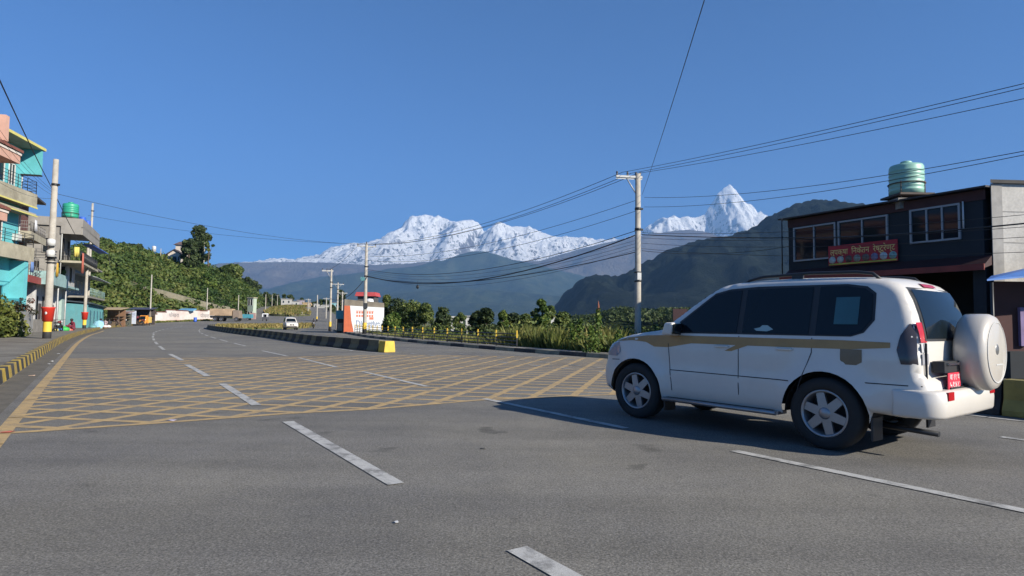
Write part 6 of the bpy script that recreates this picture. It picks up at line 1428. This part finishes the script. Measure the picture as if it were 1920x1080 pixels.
# tall weeds along the kerb
def near_r(p):
    return 3.0 < 1 and False
def kerb_band(lo, hi, y0, y1):
    A = offset_line(RS, -lo); B = offset_line(RS, -hi); poly = [(p.x, p.y) for p in A if y0 < p.y < y1]+[(p.x, p.y) for p in B if y0 < p.y < y1][::-1]; return poly
def tufts2(label, poly, n, w, h, mat, lean=.3, zoff=0, name='weeds'):
    P_ = []; xs = [p[0] for p in poly]; ys = [p[1] for p in poly]
    while len(P_) < n:
        q = Vector((random.uniform(min(xs), max(xs)), random.uniform(min(ys), max(ys))))
        if inside(q, poly): P_.append((q.x, q.y))
    P_ = np.array(P_); z0 = np.array([tz(x, y) for x, y in P_])+zoff; den = np.array([.75+.6*noise.noise(Vector((x*.5, y*.5, 1))) for x, y in P_])
    hh_ = h*np.clip(den, .25, 1.4)*(.45+.7*RNG.random(n)); a = RNG.random(n)*2*PI; l = RNG.normal(0, lean, (n, 2))*hh_[:, None]; ww = w*(.5+RNG.random(n)); dx, dy = np.cos(a)*ww, np.sin(a)*ww
    v = np.empty((n, 4, 3)); v[:, 0] = np.c_[P_[:, 0], P_[:, 1], z0]; v[:, 1] = np.c_[P_[:, 0]+l[:, 0]*.5+dx, P_[:, 1]+l[:, 1]*.5+dy, z0+hh_*.55]
    v[:, 2] = np.c_[P_[:, 0]+l[:, 0], P_[:, 1]+l[:, 1], z0+hh_]; v[:, 3] = np.c_[P_[:, 0]+l[:, 0]*.5-dx, P_[:, 1]+l[:, 1]*.5-dy, z0+hh_*.5]
    rn = np.clip(.5+.3*np.array([noise.noise(Vector((x*.35, y*.35, 7))) for x, y in P_])*2+RNG.normal(0, .18, n), 0, 1)
    return tag(npmesh(name, v.reshape(-1, 3), np.arange(4*n).reshape(-1, 4), mat, rn), label, 'weeds', kind='stuff')
WEED = leafmat('weed_leaf', [(0, (.04,.06,.014)), (.45, (.13,.15,.035)), (.8, (.25,.24,.07)), (1, (.36,.31,.12))], .35)
tufts2('tall weeds and grass behind the roadside fence', kerb_band(1.7, 9, 29, 50), 24000, .05, .55, WEED)
tufts2('short grass before the painted wall', kerb_band(1.7, 9, 50, 75), 12000, .06, .42, WEED)
tufts2('rank grass on the corner past the last fence post', [(1.9,30.0),(3.2,27.6),(5.2,26.2),(9.5,26),(11.5,30),(9,40),(1.2,42),(-1.5,38),(.2,33.5)], 22000, .05, 1.25, WEED)
tufts2('rough grass further down the right verge', kerb_band(1.7, 14, 75, 190), 9000, .16, 1.5, WEED)
tufts2('low grass at the foot of the white wall', [(sx(276,120),120),(sx(405,143),143),(sx(405,145.5),145.5),(sx(276,121.8),121.8)], 2500, .08, .5, WEED)
cs, ns, ss, rs = [], [], [], []
und = kerb_band(4.5, 22, 31, 62)
while len(cs) < 420:
    q = Vector((random.uniform(-16, 26), random.uniform(31, 62)))
    if not inside(q, und): continue
    r = random.uniform(.5, 1.3); n = 46; d = RNG.normal(0, 1, (n, 3)); d[:, 2] = abs(d[:, 2]); d /= np.linalg.norm(d, axis=1)[:, None]
    cs.append(np.array([q.x, q.y, tz(q.x, q.y)])+d*np.array([r, r, r*random.uniform(.9, 1.7)])*(.7+.35*RNG.random((n, 1)))); ns.append(d); ss.append(.13*(.6+.8*RNG.random(n))); rs.append(np.clip(random.uniform(.15, .85)+RNG.normal(0, .15, n), 0, 1))
C_, D2, S_, R2 = map(np.concatenate, (cs, ns, ss, rs)); tag(leaves(C_, D2, S_, R2, 'undergrowth', LG), 'tangled undergrowth between the bushes behind the fence', 'undergrowth', kind='stuff')
for px, pt, D, lab in [(1122, 578, 27.0, 'tall flowering weed stalk with a reddish tip, left of the bare pole'), (1160, 620, 25.5, 'shorter weed stalk just before the bonnet'), (1088, 598, 28.5, 'leafy stalk among the rank grass past the fence'), (1072, 606, 29, 'bent leafy stalk nearest the last fence post'), (1108, 612, 26.5, 'low bushy stalk between the two tall weeds')]:
    p = at(px, pt, D); zb = tz(p.x, D); h = p.z-zb; t = thing('weed_stalk', lab, 'plant', (p.x, D, zb), 0, 'weed stalks on the corner')
    MB().tube([(0, 0, 0), (.03, 0, h*.5), (0, .02, h)], [.025, .018, .006], 5).build('stem', P('weed_stem', (.12,.14,.05), .8), t)
    n = 260; zz = RNG.random(n)**.8*h; w_ = .30*(1-zz/h)+.05; c = np.c_[RNG.normal(0, 1, n)*w_*.6, RNG.normal(0, 1, n)*w_*.6, zz]; d = RNG.normal(0, 1, (n, 3)); d /= np.linalg.norm(d, axis=1)[:, None]
    leaves(c, d, .075*(.5+RNG.random(n)), RNG.random(n)*.6+.3, 'foliage', LB, t)
    if 'reddish' in lab: MB().lathe([(0, h-.25), (.05, h-.2), (.045, h+.1), (0, h+.35)], 8).build('seed_head', P('russet_seed', (.22,.08,.05), .9), t)
# hedge at the left edge
tree('hedge', 'big rounded green hedge bush at the left edge of the pavement', -29.2, 33.9, 0, 3.3, 2.6, [(0,0,1.4,1.7,1.6,1.4),(.9,-.4,1.0,1.2,1.2,1.0),(-1.4,.3,1.7,1.5,1.4,1.4),(.6,.6,2.0,1.0,1.0,.9),(1.5,-.6,.6,.9,.8,.6),(-.3,-1.0,.8,1.3,1.0,.8)], 9000, .10, LY, None, .06, cat='hedge')
tree('potted_shrub', 'dark red leaved shrub above the grey compound wall', sx(45, 44), 44.2, 1.0, 2.0, .9, mkblobs(1.9, .8, 9, .3), 700, .08, leafmat('leaf_red', [(0, (.02,.03,.015)), (.6, (.06,.05,.03)), (1, (.18,.05,.04))]), None, .03, cat='shrub')
for i_, (x_, y_, h_) in enumerate([(-25.4, 23.8, 11.5), (-26.6, 27.4, 11), (-24.6, 18.0, 8)]):
    tree('broadleaf_tree', ['dark roadside tree nearest the pink house','lower dark tree reflected in the restaurant windows','tall roadside tree at the near end of the left pavement'][i_], x_, y_, 0, h_, 2.0, mkblobs(h_, 1.5, 26, .2), 3600, .20, LD, 'roadside trees on the left')
# wooded valley edge on the right: a far-off wood
cs, ns, ss, rs = [], [], [], []
for i in range(520):
    px = random.uniform(1030, 1560); D = random.uniform(260, 420); x = (px-960)/F_PX*D
    top = interp([(1030,601),(1055,596),(1080,592),(1110,589),(1140,583),(1160,576),(1200,580),(1280,578),(1400,570),(1560,560)], px)+random.uniform(-3, 7)+(420-D)*.03; zt = at(px, top, D).z; r = random.uniform(2.2, 5)
    n = 60; d = RNG.normal(0, 1, (n, 3)); d[:, 2] = np.abs(d[:, 2])*.9-.1; d /= np.linalg.norm(d, axis=1)[:, None]
    cs.append(np.array([x, D, zt-r*.7])+d*np.array([r, r, r*.8])*(.8+.3*RNG.random((n, 1)))); ns.append(d); ss.append(.8*(.6+.8*RNG.random(n))); rs.append(np.clip(random.uniform(.2, .8)+RNG.normal(0, .15, n), 0, 1))
C_, D2, S_, R2 = map(np.concatenate, (cs, ns, ss, rs)); tag(leaves(C_, D2, S_, R2, 'wood', LD), 'line of wood along the far edge of the gorge', 'wood', kind='stuff')
# gorge bank the wood stands on
mb = MB(); k = 40
for j, (D, dz) in enumerate([(250, -16), (262, -9), (300, -3.5), (420, -2), (520, -20)]):
    for i in range(k+1):
        px = 1020+(1620-1020)*i/k; top = interp([(1030,601),(1055,597),(1080,594),(1110,592),(1140,587),(1160,583),(1200,586),(1280,584),(1400,578),(1560,570)], px); x = (px-960)/F_PX*D; mb.v.append((x, D, (at(px, top+3, D).z+dz) if i else tz(x, D)-8))
for j in range(4):
    for i in range(k): a = j*(k+1)+i; mb.f.append((a, a+1, a+k+2, a+k+1)); mb.mi.append(0); mb.sm.append(True)
tag(mb.build('valley_terrace', hillmat('terrace_forest', (.010,.018,.008), (.02,.032,.013), (.04,.05,.022), .06, 2)), 'dark wooded terrace below the big hill', None, kind='structure')
for i, (px, py, c, lab) in enumerate([(92, 683, (.7,.7,.68), 'white paper scrap in the left gutter, nearest the camera'), (96, 678, (.75,.75,.72), 'crumpled white wrapper beside the yellow edge line'), (110, 664, (.6,.6,.6), 'small white scrap in the gutter under the pole shadow'), (60, 705, (.5,.35,.25), 'brown leaf litter by the left kerb'), (322, 790, (.35,.32,.4), 'flattened grey packet on the lower border of the yellow hatching'), (14, 812, (.45,.12,.08), 'red wrapper at the left end of the yellow hatching'), (743, 981, (.5,.5,.5), 'tiny pale scrap on the open asphalt in front')]):
    p = ground(px, py); m = MB(); r = [.06,.07,.06,.08,.07,.09,.018][i]; pts_ = [(r*math.cos(a)*random.uniform(.6, 1.1), r*math.sin(a)*random.uniform(.5, 1.1), .006+random.uniform(0, r*.25)) for a in (0, 1.1, 2.2, 3.3, 4.4, 5.5)]
    m.slab(pts_, (0, 0, .004)); tag(m.build('litter', P('litter_%d' % i, c, .8), loc=(p.x, p.y, 0)), lab, 'litter', 'litter on the road')
cp = ground(905, 842); tag(MB().ell((0, 0, 0), (.03, .02, .008)).build('stone_chip', P('dark_chip', (.04,.04,.04), .9), loc=(cp.x, cp.y, .006)), 'small dark chip on the asphalt left of the long lane dash', 'stone')
# ------------------------------------------------------------------ wires
WIR = P('black_cable', (.015,.015,.016), .6, .1)
def wire(label, a, b, sag, r=.012, n=22, grp='overhead wires', sub=1):
    a, b = Vector(a), Vector(b); pts = []
    for i in range(n+1):
        t = i/n; p = a.lerp(b, t); p.z -= sag*4*t*(1-t); pts.append(p)
    return tag(MB().tube(pts, r, 5, cap=False).build('overhead_wire', WIR), label, 'wire', grp)
def A_(px, py, D): return at(px, py, D)
ax = 31
wire('power line, uppermost, running from the tall grey pole to the upper right', A_(1167,323,ax), A_(1990,140,14), .10, .010)
wire('power line, second from the top, running right from the tall grey pole', A_(1183,325,ax+.2), A_(1990,148,14.4), .10, .010)
wire('power line, third from the top, running right from the tall grey pole', A_(1196,325,ax+.4), A_(1990,170,14.8), .12, .010)
wire('line rising steeply from the tall grey pole to the top of the view', A_(1204,365,ax), A_(1330,-30,9), .10, .008)
wire('cable from the tall grey pole passing above the green tank', A_(1208,370,ax), A_(1990,270,13), .35, .009)
wire('lower cable from the tall grey pole passing above the green tank', A_(1208,388,ax), A_(1990,276,13.2), .35, .009)
wire('power line, uppermost, running left from the crossarm of the tall pole', A_(1167,323,ax), A_(686,458,58.5), .9, .014)
wire('power line, second, running left from the crossarm of the tall pole', A_(1183,325,ax), A_(700,459,58.3), .9, .014)
wire('power line, third, running left from the crossarm of the tall pole', A_(1196,325,ax), A_(674,457,58.7), 1.1, .014)
wire('thin cable from the tall grey pole down to the pole by the painted wall', A_(1197,374,ax), A_(688,480,58.5), .9, .012)
wire('second thin cable to the pole by the painted wall', A_(1197,394,ax), A_(688,488,58.5), 1.0, .012)
wire('thickest black cable sagging from the tall pole to the painted wall pole', A_(1194,440,ax), A_(688,517,58.5), 1.5, .034)
wire('medium cable just above the thick sagging cable', A_(1194,432,ax), A_(688,505,58.5), 1.2, .018)
wire('lowest sagging cable between the tall pole and the painted wall', A_(1194,472,ax), A_(688,519,58.5), 1.0, .022)
for k in range(4): wire(['thin telephone wire, first of the strands under the sagging cable', 'thin telephone wire, second of the strands under the sagging cable', 'thin telephone wire, third of the strands under the sagging cable', 'thin telephone wire, lowest of the strands under the sagging cable'][k], A_(1194,450+6*k,ax), A_(688,508+3*k,58.5), 1.1+.1*k, .008)
wire('thick cable from the tall pole across the restaurant windows', A_(1203,440,ax), A_(1480,446,29), .05, .022)
wire('thick cable continuing across the restaurant wall to the right edge', A_(1480,446,28.5), A_(1990,412,15), .12, .022)
for k in range(4): wire(['thin wire, topmost crossing the plastered side wall', 'thin wire, second crossing the plastered side wall', 'thin wire, third crossing the plastered side wall', 'thin wire, lowest crossing the plastered side wall'][k], A_(1203,436+10*k,ax), A_(1990,[396,420,440,470][k],15.5), .25, .008)
wire('cable from the lower clamp of the tall pole to the restaurant corner', A_(1203,470,ax), A_(1480,462,29), .25, .012)
wire('heavy dark cable coming from overhead to the nearest left pole', A_(-60,20,12), A_(97,352,33.4), .1, .018)
wire('heavy dark cable from the nearest left pole to the grey house', A_(102,362,33.4), A_(148,452,56), .1, .022)
for k in range(4): wire(['service wire, uppermost before the turquoise house', 'service wire, second before the turquoise house', 'service wire, third before the turquoise house', 'service wire, lowest before the turquoise house'][k], A_(-20,[215,230,250,330][k],22), A_(98,[356,360,366,372][k],33.4), .25, .007)
wire('long faint wire from the nearest left pole to the painted wall pole, upper', A_(101,362,33.4), A_(676,458,58.7), .55, .011)
wire('long faint wire from the nearest left pole to the painted wall pole, lower', A_(165,404,64), A_(688,458,58.5), .55, .012)
wire('cable from the painted wall pole to the double armed pole', A_(686,520,58.5), A_(620,560,78), .9, .03)
wire('thin line from the painted wall pole to the double armed pole', A_(674,457,58.5), A_(612,507,78), .4, .014)
for i, (a, b) in enumerate([((612,507,78),(628,533,96)), ((624,507,78),(636,533,96)), ((630,533,96),(641,549,118)), ((170,465,64),(281,518,113)), ((281,518,113),(387,542,150)), ((387,542,150),(446,555,172))]):
    wire(['line from the double armed pole to the second pole, left side', 'line from the double armed pole to the second pole, right side', 'line between the second and third right hand poles', 'line from the second left pole to the slim pole by the white wall', 'line between the two slim poles over the white wall', 'line from the slim pole to the pole right of the truck'][i], A_(*a), A_(*b), .5, .012)
tag(MB().ell((0, 0, 0), (.12, .12, .16)).tube([(0, 0, .1), (0, 0, .5)], .012, 5).build('cable_joint', DARKM, loc=A_(783,538,50)), 'small black joint dangling under the thick sagging cable', 'cable joint')
